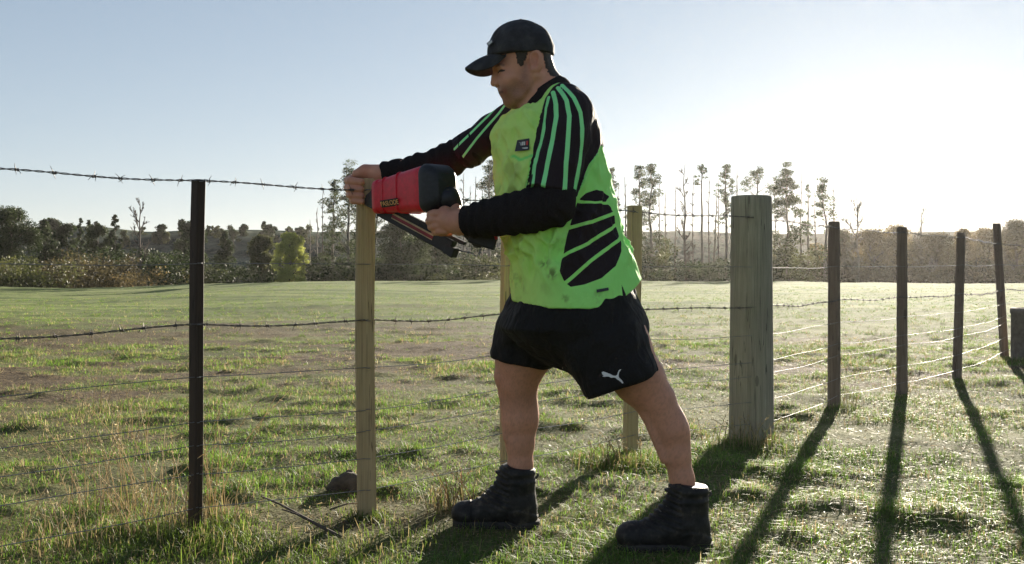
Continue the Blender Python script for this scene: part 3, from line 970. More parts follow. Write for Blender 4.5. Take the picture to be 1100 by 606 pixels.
# ------------------------------------------------------------------ sculpting: distance fields -> smooth skins
class Field:
    BAND = 0.07
    def __init__(s, xs, ys, zs):
        s.xs, s.ys, s.zs = (np.asarray(a, dtype=np.float32) for a in (xs, ys, zs))
        s.F = np.full((len(xs), len(ys), len(zs)), s.BAND, np.float32)
    def _win(s, lo, hi, pad):
        sl = []
        for a, l, h in zip((s.xs, s.ys, s.zs), lo, hi):
            i0 = max(0, int(np.searchsorted(a, l - pad)) - 1); i1 = min(len(a), int(np.searchsorted(a, h + pad)) + 1)
            sl.append(slice(i0, max(i0, i1)))
        return tuple(sl)
    def _grid(s, w):
        return s.xs[w[0]][:, None, None], s.ys[w[1]][None, :, None], s.zs[w[2]][None, None, :]
    def put(s, w, d, k, op='u'):
        A = s.F[w]
        if A.size == 0: return
        if op == 'u':
            if k > 0:
                h = np.maximum(k - np.abs(A - d), 0) / k
                s.F[w] = np.minimum(A, d) - h * h * k * 0.25
            else:
                s.F[w] = np.minimum(A, d)
        elif op == 's':
            d = -d
            if k > 0:
                h = np.maximum(k - np.abs(A - d), 0) / k
                s.F[w] = np.maximum(A, d) + h * h * k * 0.25
            else:
                s.F[w] = np.maximum(A, d)
    def limb(s, pts, rad, k=0.02, op='u', scale=None):
        """chain of tapered capsules through pts with radii rad"""
        pts = [np.asarray(p, dtype=np.float32) for p in pts]
        for a, b, ra, rb in zip(pts[:-1], pts[1:], rad[:-1], rad[1:]):
            rm = max(ra, rb)
            w = s._win(np.minimum(a, b) - rm, np.maximum(a, b) + rm, s.BAND)
            X, Y, Z = s._grid(w)
            ab = b - a
            t = np.clip(((X - a[0]) * ab[0] + (Y - a[1]) * ab[1] + (Z - a[2]) * ab[2]) / max(1e-9, float(ab @ ab)), 0, 1)
            d = np.sqrt((X - a[0] - t * ab[0]) ** 2 + (Y - a[1] - t * ab[1]) ** 2 + (Z - a[2] - t * ab[2]) ** 2) - (ra + (rb - ra) * t)
            s.put(w, d, k, op)
    def ball(s, c, r, k=0.02, op='u'):
        s.ell(c, (r, r, r), None, k, op)
    def ell(s, c, r, R=None, k=0.02, op='u'):
        """ellipsoid; R rows = its axes in world space"""
        c = np.asarray(c, dtype=np.float32); rm = max(r)
        w = s._win(c - rm, c + rm, s.BAND)
        X, Y, Z = s._grid(w)
        x, y, z = X - c[0], Y - c[1], Z - c[2]
        if R is not None:
            R = np.asarray(R, dtype=np.float32)
            x, y, z = (R[i, 0] * x + R[i, 1] * y + R[i, 2] * z for i in range(3))
        k0 = np.sqrt((x / r[0]) ** 2 + (y / r[1]) ** 2 + (z / r[2]) ** 2)
        k1 = np.sqrt((x / r[0] ** 2) ** 2 + (y / r[1] ** 2) ** 2 + (z / r[2] ** 2) ** 2) + 1e-6
        s.put(w, k0 * (k0 - 1) / k1, k, op)
    def func(s, lo, hi, f, k=0.02, op='u', pad=0.07):
        w = s._win(np.asarray(lo), np.asarray(hi), pad)
        X, Y, Z = s._grid(w)
        s.put(w, f(X, Y, Z).astype(np.float32), k, op)
    def mesh(s, smooth=2, keep=None):
        v, q = surface_nets(s.F, s.xs, s.ys, s.zs)
        if smooth: v = relax(v, q, smooth)
        return v, q

def surface_nets(F, xs, ys, zs):
    S = F < 0
    c = np.zeros(tuple(n - 1 for n in F.shape), np.int8)
    for a in (0, 1):
        for b in (0, 1):
            for d in (0, 1):
                c += S[a:F.shape[0] - 1 + a, b:F.shape[1] - 1 + b, d:F.shape[2] - 1 + d]
    I, J, K = np.nonzero((c > 0) & (c < 8))
    idx = np.full(c.shape, -1, np.int32)
    idx[I, J, K] = np.arange(len(I))
    acc = np.zeros((len(I), 3)); cnt = np.zeros(len(I))
    corners = [(a, b, d) for a in (0, 1) for b in (0, 1) for d in (0, 1)]
    for u in corners:
        for ax in range(3):
            if u[ax]: continue
            w = list(u); w[ax] = 1
            fa = F[I + u[0], J + u[1], K + u[2]].astype(np.float64); fb = F[I + w[0], J + w[1], K + w[2]].astype(np.float64)
            m = (fa < 0) != (fb < 0)
            t = np.where(m, fa / np.where(m, fa - fb, 1), 0)
            p = np.tile(np.array(u, float), (len(I), 1)); p[:, ax] += t
            acc += p * m[:, None]; cnt += m
    p = acc / np.maximum(cnt, 1)[:, None] + np.stack([I, J, K], 1)
    v = np.stack([np.interp(p[:, i], np.arange(len(a)), a) for i, a in enumerate((xs, ys, zs))], 1)
    quads = []
    for ax in range(3):
        a = [slice(None)] * 3; b = [slice(None)] * 3
        a[ax] = slice(0, -1); b[ax] = slice(1, None)
        A = S[tuple(a)]; B = S[tuple(b)]
        e = np.nonzero(A != B)
        e = [x.copy() for x in e]
        o1, o2 = [k for k in range(3) if k != ax]
        ok = (e[o1] > 0) & (e[o2] > 0) & (e[o1] < c.shape[o1]) & (e[o2] < c.shape[o2])
        e = [x[ok] for x in e]
        sgn = A[tuple(e)]
        def cell(d1, d2):
            k = [x.copy() for x in e]; k[o1] = k[o1] + d1; k[o2] = k[o2] + d2
            return idx[tuple(k)]
        q = np.stack([cell(-1, -1), cell(0, -1), cell(0, 0), cell(-1, 0)], 1)
        flip = ~sgn if ax != 1 else sgn
        q[flip] = q[flip][:, ::-1]
        quads.append(q)
    q = np.concatenate(quads)
    q = q[(q >= 0).all(1)]
    return v, q

def relax(v, q, it=1, lam=0.5):
    e = np.concatenate([q[:, [0, 1]], q[:, [1, 2]], q[:, [2, 3]], q[:, [3, 0]]])
    e = np.concatenate([e, e[:, ::-1]])
    deg = np.maximum(np.bincount(e[:, 0], minlength=len(v)), 1)
    for _ in range(it):
        n = np.stack([np.bincount(e[:, 0], weights=v[e[:, 1], k], minlength=len(v)) for k in range(3)], 1) / deg[:, None]
        v = v + (n - v) * lam
    return v

def vert_normals(v, q):
    n = np.cross(v[q[:, 2]] - v[q[:, 0]], v[q[:, 3]] - v[q[:, 1]])
    out = np.zeros_like(v)
    for k in range(4):
        for c in range(3):
            out[:, c] += np.bincount(q[:, k], weights=n[:, c], minlength=len(v))
    return out / (np.linalg.norm(out, axis=1)[:, None] + 1e-12)

def keep_faces(v, q, mask_v):
    """drop faces all of whose corners fail the mask"""
    m = mask_v[q].any(1)
    q = q[m]
    used = np.unique(q)
    rem = np.full(len(v), -1, int); rem[used] = np.arange(len(used))
    return v[used], rem[q], used

def poly_sd(x, y, poly):
    """signed distance to a polygon in the plane, negative inside"""
    poly = np.asarray(poly, dtype=np.float64)
    d = np.full(x.shape, 1e9); ins = np.zeros(x.shape, bool)
    for a, b in zip(poly, np.roll(poly, -1, axis=0)):
        e = b - a
        t = np.clip(((x - a[0]) * e[0] + (y - a[1]) * e[1]) / max(1e-9, e @ e), 0, 1)
        d = np.minimum(d, np.hypot(x - a[0] - t * e[0], y - a[1] - t * e[1]))
        c = ((a[1] <= y) & (b[1] > y)) | ((b[1] <= y) & (a[1] > y))
        xi = a[0] + (y - a[1]) / (e[1] if abs(e[1]) > 1e-12 else 1e-12) * e[0]
        ins ^= c & (x < xi)
    return np.where(ins, -d, d)

def line_sd(x, y, pts):
    pts = np.asarray(pts, dtype=np.float64)
    d = np.full(x.shape, 1e9)
    for a, b in zip(pts[:-1], pts[1:]):
        e = b - a
        t = np.clip(((x - a[0]) * e[0] + (y - a[1]) * e[1]) / max(1e-9, e @ e), 0, 1)
        d = np.minimum(d, np.hypot(x - a[0] - t * e[0], y - a[1] - t * e[1]))
    return d
# ------------------------------------------------------------------ the man
man = empty('person', (0.02, 3.5, 0))
tag(man, 'man in green and black work shirt, black shorts and cap holding a red nail gun', 'person')

def px(r, Y=3.5):
    return r * Y / FPX
def PL(rows):
    """rows of (x px, y px, depth, radius px) -> points, radii"""
    return [P(r[0], r[1], r[2]) for r in rows], [px(r[3], r[2]) for r in rows]
def lin(*parts):
    return np.concatenate([np.arange(a, b - 1e-9, s) for a, b, s in parts])

# ---- skin: one continuous body
HY = 3.47
def Hd(x, y, l=0.0):
    p = P(x, y, HY); p[1] += l * HY / FPX
    return p
hp = lambda r: px(r, HY)
def rot_y(deg):
    a = math.radians(deg); c, s = math.cos(a), math.sin(a)
    return np.array([[c, 0, -s], [0, 1, 0], [s, 0, c]])     # rows: axes turned in the X-Z plane

bf = Field(lin((-0.66, 0.17, 0.003), (0.17, 0.71, 0.006)), np.arange(3.16, 3.93, 0.0038), lin((0.03, 0.93, 0.006), (0.93, 1.26, 0.003), (1.26, 1.37, 0.005), (1.37, 1.70, 0.0026)))
def head_shape(f):
    f.ell(Hd(564, 56), (hp(28), hp(24.5), hp(29)), None, 0.0)
    f.ell(Hd(555, 80), (hp(22.5), hp(19.5), hp(29)), rot_y(14), hp(8))
    f.limb([Hd(578, 78), Hd(586, 100), Hd(592, 122)], [hp(18), hp(20), hp(24)], hp(8))
    f.limb([Hd(566, 96), Hd(574, 118)], [hp(12), hp(16)], hp(8))
    for s in (-1, 1):
        f.limb([Hd(572, 84, 16 * s), Hd(566, 97, 13 * s), Hd(551, 107, 6 * s)], [hp(9.5), hp(9.0), hp(7.5)], hp(6))
        f.ball(Hd(546, 87.5, 13.0 * s), hp(8.0), hp(5))
        f.ball(Hd(547, 97, 10.5 * s), hp(8.0), hp(6))
    f.ball(Hd(548.5, 107.5), hp(8.6), hp(5))
    f.ell(Hd(545, 99), (hp(8), hp(9), hp(7)), None, hp(5))
    f.limb([Hd(538.5, 74, -13), Hd(533.8, 73, -6), Hd(533.2, 73.5, 0), Hd(533.8, 73, 6), Hd(538.5, 74, 13)], [hp(3.2), hp(3.6), hp(3.2), hp(3.6), hp(3.2)], hp(3.5))
    for s in (-1, 1):
        f.ball(Hd(531.5, 79.3, 10.5 * s), hp(6.2), hp(3.0), 's')
        f.ball(Hd(540.2, 78.6, 10.0 * s), hp(4.3), hp(0.5))
        f.limb([Hd(536.4, 77.0, 5.6 * s), Hd(536.0, 75.8, 10 * s), Hd(540.5, 76.6, 15 * s)], [hp(1.3), hp(1.9), hp(1.3)], hp(0.8))
        f.limb([Hd(537.0, 81.0, 6.0 * s), Hd(536.9, 82.0, 10 * s), Hd(541.0, 80.8, 14.5 * s)], [hp(1.0), hp(1.4), hp(1.0)], hp(1.2))
    f.limb([Hd(533.4, 76.0), Hd(531.6, 83.0), Hd(530.6, 89.3)], [hp(2.8), hp(3.2), hp(3.9)], hp(3.0))
    for s in (-1, 1):
        f.ball(Hd(534.4, 90.8, 4.2 * s), hp(3.2), hp(1.2))
        f.ball(Hd(533.0, 94.2, 2.2 * s), hp(1.4), hp(0.8), 's')
        f.limb([Hd(537.2, 88.5, 6.5 * s), Hd(537.6, 92.5, 7.0 * s)], [hp(0.9), hp(0.9)], hp(1.0), 's')
    f.limb([Hd(543.4, 99.2, -8), Hd(538.8, 97.6, -3), Hd(538.4, 97.8, 0), Hd(538.8, 97.6, 3), Hd(543.4, 99.2, 8)], [hp(1.3), hp(2.4), hp(2.2), hp(2.4), hp(1.3)], hp(1.5))
    f.limb([Hd(543.6, 102.8, -7), Hd(540.6, 103.2, 0), Hd(543.6, 102.8, 7)], [hp(1.5), hp(2.7), hp(1.5)], hp(1.5))
    f.limb([Hd(545.6, 101.4, -10.5), Hd(541.5, 100.6, -6), Hd(537.4, 100.4, 0), Hd(541.5, 100.6, 6), Hd(545.6, 101.4, 10.5)], [hp(0.9), hp(1.1), hp(1.1), hp(1.1), hp(0.9)], hp(0.8), 's')
    f.ball(Hd(536.8, 107.3), hp(2.6), hp(3.0), 's')
    for s in (-1, 1):
        f.limb([Hd(536.5, 93.5, 6.5 * s), Hd(541.5, 97.5, 10.5 * s), Hd(546.5, 104, 12 * s)], [hp(0.9), hp(1.1), hp(0.8)], hp(2.2), 's')
        f.ball(Hd(555, 99.5, 25 * s), hp(8), hp(7), 's')
        f.limb([Hd(578, 93, 22 * s), Hd(569, 107, 20 * s), Hd(557, 119, 12 * s)], [hp(3.0), hp(3.4), hp(3.4)], hp(5), 's')
        f.limb([Hd(538.0, 84.5, 7 * s), Hd(542.5, 86.0, 12 * s)], [hp(0.7), hp(0.6)], hp(2.0), 's')
        f.limb([Hd(579, 84, 16 * s), Hd(574, 102, 14 * s), Hd(566, 119, 7 * s)], [hp(5.5), hp(5.5), hp(5)], hp(4))
    for s in (-1, 1):
        R = rot_y(-8)
        f.ell(Hd(575.5, 69.5, 24.0 * s), (hp(7.6), hp(3.6), hp(12.6)), R, hp(1.6))
        f.ell(Hd(574.0, 69.0, 27.8 * s), (hp(4.8), hp(4.4), hp(8.2)), R, hp(1.0), 's')
        f.limb([Hd(577.5, 61.5, 26.3 * s), Hd(579.0, 67, 26.8 * s), Hd(577.2, 74, 26.4 * s)], [hp(1.0), hp(1.1), hp(1.0)], hp(1.2))
        f.ball(Hd(572.0, 79.5, 24.4 * s), hp(3.4), hp(1.8))
head_shape(bf)
# trunk core and upper arms (under the clothes)
bf.limb(*PL([(592, 120, 3.48, 28), (592, 160, 3.5, 36), (604, 240, 3.5, 44), (618, 310, 3.5, 50)]), k=0.05)
bf.limb(*PL([(592, 118, 3.46, 20), (612, 126, 3.34, 20), (602, 180, 3.30, 17), (595, 222, 3.285, 15), (548, 231, 3.345, 14), (505, 238, 3.405, 10.5), (494, 238, 3.425, 11.5)]), k=0.015)
bf.limb(*PL([(580, 125, 3.54, 18), (548, 134, 3.66, 17), (482, 172, 3.74, 13), (440, 182, 3.775, 11.5), (413, 187, 3.800, 9.0), (400, 188, 3.832, 9.2)]), k=0.015)
# legs
bf.limb(*PL([(604, 318, 3.585, 38), (575, 362, 3.62, 34), (560, 388, 3.635, 27.5), (556, 410, 3.64, 21.5), (557.5, 430, 3.645, 17.8), (558, 450, 3.645, 17.8), (558.5, 475, 3.645, 14.8), (559, 500, 3.642, 12.6), (560, 540, 3.64, 13.5)]), k=0.02)
bf.ell(P(538.5, 404, 3.622), (px(8), px(10), px(11)), None, 0.014)
bf.ell(P(541, 421, 3.63), (px(5.5), px(6), px(6)), None, 0.010)
bf.limb([P(541.5, 426, 3.625), P(544, 470, 3.625)], [px(5), px(4)], 0.014)
bf.limb([P(566, 398, 3.60), P(571, 414, 3.615)], [px(8), px(5)], 0.015)
bf.limb([P(548, 428, 3.572), P(552, 470, 3.590)], [px(1.6), px(1.4)], 0.012, 's')
bf.ell(P(567, 446, 3.655), (px(11.5), px(15), px(24)), None, 0.02)
bf.limb(*PL([(634, 320, 3.43, 42), (662, 372, 3.39, 36), (687, 408, 3.375, 27), (704, 431, 3.37, 21.0), (712, 446, 3.365, 17.8), (720, 462, 3.36, 17.2), (726.5, 488, 3.355, 14.2), (732.5, 514, 3.35, 12.2), (739, 556, 3.35, 13.5)]), k=0.02)
bf.ell(P(686, 425, 3.345), (px(8), px(10), px(11)), rot_y(-20), 0.014)
bf.ell(P(693, 443, 3.352), (px(5.5), px(6), px(6)), None, 0.010)
bf.limb([P(695, 448, 3.345), P(713, 494, 3.335)], [px(5), px(4)], 0.014)
bf.limb([P(706, 448, 3.292), P(718, 490, 3.302)], [px(1.6), px(1.4)], 0.012, 's')
bf.ell(P(728.5, 461, 3.368), (px(10.5), px(15), px(24)), rot_y(-14), 0.02)
# right hand closed on the batten (palm behind it, fingers round its left edge)
BX, BY = postB[1], postB[2]
bf.limb([P(410, 187, 3.805), P(399, 187, 3.838), P(386, 188, 3.846)], [px(9.4, 3.8), px(9.0, 3.8), px(7.2, 3.8)], 0.012)
bf.limb([P(399, 192, 3.848), P(397, 212, 3.848)], [px(8.2, 3.8), px(7.2, 3.8)], 0.014)
bf.limb([P(386, 192, 3.848), P(386, 211, 3.846)], [px(6.0, 3.8), px(5.4, 3.8)], 0.012)
bf.limb([P(404, 184.5, 3.815), P(392, 183.5, 3.818), P(383, 187, 3.816)], [px(6.6, 3.8), px(6.2, 3.8), px(5.0, 3.8)], 0.012)
for yy, rr, ox in ((194.0, 4.7, 0), (202.0, 4.5, -0.6), (209.0, 4.2, 1.2), (215.3, 3.7, 4.2)):
    r = px(rr, 3.8)
    bf.limb([P(388, yy - 3, 3.848), P(378 + ox, yy - 1.2, 3.836), P(374.6 + ox, yy, 3.808), P(377.2 + ox * 0.7, yy + 0.6, 3.778), P(388 + ox * 0.3, yy + 1.6, 3.769)], [r * 1.04, r * 1.1, r * 1.02, r * 0.98, r * 0.84], 0.0035)
bf.limb([P(407, 188, 3.825), P(409.5, 195, 3.80), P(408, 203, 3.782), P(402.5, 208, 3.772)], [px(6, 3.8), px(5.2, 3.8), px(4.8, 3.8), px(4.1, 3.8)], 0.006)
# left hand on the handle of the nail gun
bf.limb([P(507, 239, 3.405), P(494, 239, 3.425), P(480, 237, 3.445)], [px(11.5), px(13), px(12)], 0.012)
bf.limb([P(478, 229, 3.447), P(476, 246, 3.450)], [px(8), px(7.5)], 0.012)
for k, (yy, x1) in enumerate(((230.0, 463), (236.6, 461.5), (243.0, 463.5), (248.6, 467.5))):
    r = px([4.7, 4.6, 4.3, 3.8][k])
    bf.limb([P(479, yy - 0.5, 3.436), P(x1 + 3.5, yy, 3.437), P(x1, yy + 0.8, 3.466), P(x1 + 6.5, yy + 1.6, 3.50), P(x1 + 16, yy + 2.2, 3.505)], [r * 1.1, r * 1.05, r, r * 0.95, r * 0.85], 0.0035)
bf.limb([P(491, 231, 3.44), P(489, 223, 3.47), P(480, 219, 3.50)], [px(6.5), px(5.4), px(4.6)], 0.008)
bv, bq = bf.mesh(1)
bn = vert_normals(bv, bq)

# skin tints: stubble, lips, knuckles, hairline; shade is painted into the mouth line
u = 550 + (bv[:, 0] / HY) * FPX; w = HZ + (CAMH - bv[:, 2]) / HY * FPX       # side-view head coordinates
lat = np.abs(bv[:, 1] - HY) / HY * FPX
skin = np.tile(np.array([0.60, 0.285, 0.185]), (len(bv), 1))
nz = fnoise(bv * 60, 77, 3); nz2 = fnoise(bv * 14, 78, 2); nz3 = fnoise(bv * 260, 79, 2)
skin *= (0.82 + 0.36 * nz2)[:, None] * (0.88 + 0.24 * nz)[:, None]
ishead = bv[:, 2] > 1.36
for kp in (P(540, 408, 3.62), P(688, 428, 3.345)):
    kd = np.exp(-(np.linalg.norm(bv - kp, axis=1) / 0.055) ** 2)[:, None]
    skin = skin * (1 - 0.35 * kd) + np.array([0.50, 0.19, 0.13]) * 0.35 * kd
legm = (bv[:, 2] < 0.62)[:, None] * sstep(0.50, 0.70, fnoise(bv * np.array([420, 420, 120]), 83, 2))[:, None]
skin = skin * (1 - 0.22 * legm) + np.array([0.14, 0.08, 0.05]) * 0.22 * legm
handm = ((bv[:, 2] < 1.25) & (bv[:, 2] > 0.93) & (bv[:, 0] < -0.12))[:, None] * sstep(0.4, 0.7, fnoise(bv * 45, 84, 2))[:, None]
skin = skin * (1 - 0.30 * handm) + np.array([0.46, 0.17, 0.12]) * 0.30 * handm
sd_beard = poly_sd(u, w, [(533, 94), (540, 94.0), (548, 95), (558, 88), (561, 72), (566, 70), (568, 88), (570, 100), (560, 114), (545, 120), (536, 112), (540, 107), (538, 103)])
beard = ishead * (1 - sstep(-5, 6, sd_beard)) * (0.45 + 0.55 * nz3)
skin = skin * (1 - 0.62 * beard[:, None]) + np.array([0.05, 0.035, 0.028]) * 0.62 * beard[:, None]
lips = ishead * (np.abs(w - 100.8) < 3.6) * (u < 545) * sstep(3.6, 2.0, np.abs(w - 100.8))
skin = skin * (1 - 0.55 * lips[:, None]) + np.array([0.30, 0.11, 0.09]) * 0.55 * lips[:, None]
mouth = ishead * sstep(1.5, 0.7, line_sd(u, w, [(536.5, 100.4), (541, 100.8), (546, 102)])) * (lat < 14)  # painted shade in the crease between the lips, strengthens the weak relief
skin = skin * (1 - 0.75 * mouth[:, None]) + np.array([0.10, 0.035, 0.03]) * 0.75 * mouth[:, None]
eye = ishead * (np.hypot((u - 538.8) / 4.2, (w - 78.8) / 1.25) < 1) * (lat > 4) * (lat < 17)
skin = np.where(eye[:, None] > 0, np.array([0.06, 0.045, 0.04]), skin)
browm = ishead * (1 - sstep(0.6, 2.2, line_sd(u, w, [(533.5, 72.6), (538, 72.2), (541, 73)]))) * (lat > 2.5) * (lat < 19) * (0.5 + 0.5 * nz3)
skin = skin * (1 - 0.7 * browm[:, None]) + np.array([0.05, 0.035, 0.03]) * 0.7 * browm[:, None]
ear = ishead * (lat > 21.5) * (np.hypot((u - 576) / 9, (w - 70) / 13) < 1)
skin = skin * (1 - 0.2 * ear[:, None]) + np.array([0.55, 0.22, 0.15]) * 0.2 * ear[:, None]

SK = NT('skin')
sk_c = SK.attr('tint', 'Color')
sk_n = SK.noise(SK.coords(), 420, 3, 0.6)
SK.set(Base_Color=sk_c, Roughness=0.52, Normal=SK.bump(sk_n, 0.25, 0.002))
SK.b.inputs['Subsurface Weight'].default_value = 0.12
SK.b.inputs['Subsurface Radius'].default_value = (0.012, 0.005, 0.003)
SK.b.inputs['Subsurface Scale'].default_value = 1.0
SK.b.inputs['Specular IOR Level'].default_value = 0.35
bme = mesh_np('body', bv, bq)
attr_color(bme, 'tint', np.clip(skin, 0, 1))
link('body', bme, man, [SK.m])

# ---- short hair round the sides and back of the head
HAIR = NT('short dark hair')
hn_ = HAIR.noise(HAIR.coords('Object', (900, 900, 220)), 1.0, 3, 0.7)
HAIR.set(Base_Color=HAIR.ramp(hn_, [(0.3, (0.018, 0.013, 0.011)), (0.6, (0.06, 0.045, 0.035)), (0.8, (0.13, 0.10, 0.08))]), Roughness=0.6, Normal=HAIR.bump(hn_, 0.8, 0.003))
hair_sd = np.minimum(poly_sd(u, w, [(553, 52), (568, 52), (565, 64), (562, 72), (559, 76), (556, 70)]), poly_sd(u, w, [(566, 50), (605, 48), (605, 84), (596, 86), (590, 83), (586, 74), (583, 60), (567, 57)]))
hair_sd = hair_sd + (nz3 - 0.5) * 4
hm_ = ishead & (hair_sd < 0) & (ear < 0.5)
hv_, hq_, used = keep_faces(bv, bq, hm_)
hv_ = hv_ + bn[used] * (0.0026 * sstep(1.0, -2.5, hair_sd[used]) + 0.0004)[:, None] + (nz3[used, None] - 0.5) * 0.0016 * bn[used]
link('hair', mesh_np('hair', hv_, hq_), man, [HAIR.m])

# ---- shirt
TH = math.radians(26)
rows = np.array([  # y px, front x, back x, half depth across (m)
    (92, 580, 606, 0.060), (102, 572, 617, 0.095), (113, 558, 628, 0.140), (119, 549, 631, 0.160), (126, 541, 634, 0.178), (142, 534, 639, 0.195), (160, 534, 643, 0.200), (185, 537, 649, 0.200),
    (215, 540, 657, 0.200), (245, 545, 666, 0.203), (275, 549, 676, 0.208), (300, 551, 686, 0.214), (325, 552, 694, 0.222), (345, 552, 696, 0.225)])
def torso_tables(rows, Y, th):
    z = CAMH - (rows[:, 0] - HZ) / FPX * Y
    x0 = (rows[:, 1] - 550) / FPX * Y; x1 = (rows[:, 2] - 550) / FPX * Y
    hw = (x1 - x0) / 2
    b = rows[:, 3]
    a = np.sqrt(np.maximum(hw ** 2 - (b * math.sin(th)) ** 2, (0.55 * hw) ** 2)) / math.cos(th)
    o = np.argsort(z)
    return z[o], ((x0 + x1) / 2)[o], a[o], b[o]
def torso_sdf(rows, Y, th, p=2.25):
    z, cx, a, b = torso_tables(rows, Y, th)
    def f(X, Yg, Z):
        c = np.interp(Z, z, cx); aa = np.interp(Z, z, a); bb = np.interp(Z, z, b)
        dx = X - c; dy = Yg - Y
        s = dx * math.cos(th) + dy * math.sin(th)          # along the facing axis
        t = -dx * math.sin(th) + dy * math.cos(th)
        r = (np.abs(s / aa) ** p + np.abs(t / bb) ** p) ** (1 / p)
        return (r - 1) * np.minimum(aa, bb)
    return f
sx, sy, sz = np.arange(-0.33, 0.48, 0.0045), np.arange(3.14, 3.84, 0.0045), np.arange(0.70, 1.50, 0.0045)
sf = Field(sx, sy, sz)
sf.func((-0.1, 3.2, 0.7), (0.45, 3.75, 1.48), torso_sdf(rows, 3.5, TH), 0.0, pad=0.2)
sf.limb(*PL([(596, 108, 3.44, 15), (606, 112, 3.38, 20), (612, 122, 3.335, 24.5)]), k=0.035)
sf.limb(*PL([(584, 112, 3.54, 14), (566, 118, 3.61, 18), (549, 132, 3.66, 19.5)]), k=0.035)
# shoulder blade mass under the raglan sleeve
sf.ell(P(623, 140, 3.42), (px(20), px(26), px(34)), rot_y(-18), 0.03)
def cut(f, p, d):
    """keep only what lies before the plane through p with direction d"""
    X, Y, Z = f.xs[:, None, None], f.ys[None, :, None], f.zs[None, None, :]
    e = (X - p[0]) * d[0] + (Y - p[1]) * d[1] + (Z - p[2]) * d[2]
    f.F = np.maximum(f.F, e.astype(np.float32))
def smerge(A, B, k):
    h = np.maximum(k - np.abs(A - B), 0) / k
    return np.minimum(A, B) - h * h * k * 0.25
nf = Field(sx, sy, sz)          # near sleeve, cut at its hem
nf.limb(*PL([(613, 121, 3.335, 24.5), (608, 145, 3.315, 25.5), (600, 175, 3.30, 24.5), (591, 208, 3.285, 24.0), (586, 225, 3.285, 24.0)]), k=0.02)
hemd = P(588, 232, 3.285) - P(600, 175, 3.30); hemd /= np.linalg.norm(hemd)
cut(nf, P(592, 205, 3.285), hemd)
ff = Field(sx, sy, sz)          # far sleeve
ff.limb(*PL([(549, 132, 3.66, 20.5), (530, 143, 3.685, 19.5), (505, 160, 3.715, 18.2), (470, 176, 3.75, 17.5)]), k=0.02)
fd = P(470, 176, 3.75) - P(530, 143, 3.685); fd /= np.linalg.norm(fd)
cut(ff, P(494, 164, 3.725), fd)
sf.F = smerge(smerge(sf.F, nf.F, 0.016), ff.F, 0.02)
# hem: higher at the back
X, Z = sf.xs[:, None, None], sf.zs[None, None, :]
Yg = sf.ys[None, :, None]
hem = 0.768 + 0.070 * np.clip((X - 0.27) / 0.14, 0, 1) ** 1.5 - 0.02 * np.clip((3.45 - Yg) / 0.2, 0, 1)
sf.F = np.maximum(sf.F, (hem - Z).astype(np.float32) + 0 * X)
# neck opening
sf.limb([Hd(576, 92), Hd(588, 114)], [hp(17), hp(19)], 0.004, 's')
sf.limb([Hd(548, 103), Hd(566, 113)], [hp(14), hp(13)], 0.012, 's')
sv, sq = sf.mesh(2)
sn = vert_normals(sv, sq)
# cloth folds
SU = 550 + sv[:, 0] / 3.36 * FPX; SV = HZ + (CAMH - sv[:, 2]) / 3.36 * FPX    # side-view coordinates of the near flank
near = sn[:, 1] < 0.15
def folds(p, dirv, freq, stretch, seed):
    d = np.asarray(dirv, float); d /= np.linalg.norm(d)
    al = (p @ d)[:, None] * d
    q = (p - al) * freq + al * freq * stretch
    return fnoise(q, seed, 2) - 0.5
torso_m = sstep(1.42, 1.34, sv[:, 2])
sleeve_sd = poly_sd(SU, SV, [(603, 88), (594, 94), (586, 106), (579.5, 124), (574.5, 145), (572, 165), (570, 185), (566, 206), (592, 207), (618, 213), (624, 195), (632, 177), (646, 156), (668, 148), (668, 88)])
far_sl = (sv[:, 1] > 3.56) & (sv[:, 2] > 1.22) & ((sv[:, 0] < -0.035) | (sv[:, 2] > 1.36))
isl = (sleeve_sd < 0) & (sv[:, 1] < 3.44)
dsp = 0.026 * folds(sv, (0.35, 0.1, 1.0), 9, 0.22, 201) + 0.014 * folds(sv, (0.5, 0.0, 0.8), 22, 0.25, 202)
dsp += 0.016 * folds(sv, (1.0, 0.2, 0.35), 11, 0.25, 203) * sstep(1.05, 0.88, sv[:, 2])
dsp = np.where(isl | far_sl, 0.45 * dsp + 0.007 * folds(sv, (0.25, 0.15, 1), 20, 0.3, 204), dsp)
def ridged(p, dirv, freq, stretch, seed):
    d = np.asarray(dirv, float); d /= np.linalg.norm(d)
    al = (p @ d)[:, None] * d
    q = (p - al) * freq + al * freq * stretch
    return 1 - np.abs(2 * fnoise(q, seed, 2) - 1)
dsp += np.where(isl | far_sl, 0.14, 1.0) * (0.034 * (ridged(sv, (0.45, 0.1, 1.0), 15, 0.14, 205) ** 2 - 0.6) + 0.020 * (ridged(sv, (-0.5, 0.2, 1.0), 24, 0.18, 206) ** 2 - 0.6))
dsp += 0.026 * (ridged(sv, (1.0, 0.3, -0.35), 17, 0.18, 207) ** 2 - 0.6) * sstep(1.13, 1.02, sv[:, 2]) * sstep(0.80, 0.95, sv[:, 2])
seams = np.minimum.reduce([line_sd(SU, SV, [(553, 120), (549.5, 134), (549, 152)]), line_sd(SU, SV, [(558, 120), (554.5, 134), (554, 152), (549, 153)]), line_sd(SU, SV, [(552, 167), (559, 171.5), (571, 168.5)]), line_sd(SU, SV, [(552, 167), (553, 190)])])
dsp -= np.where(sv[:, 1] < 3.5, 0.0035 * np.exp(-(seams / 1.3) ** 2), 0)
dsp *= 1 - 0.9 * np.exp(-(np.hypot(SU - 562.5, SV - 157) / 13) ** 4) * (sv[:, 1] < 3.5)
dsp *= (1 - 0.85 * sstep(1.35, 1.42, sv[:, 2])) * (1 - 0.45 * sstep(620, 650, SU))
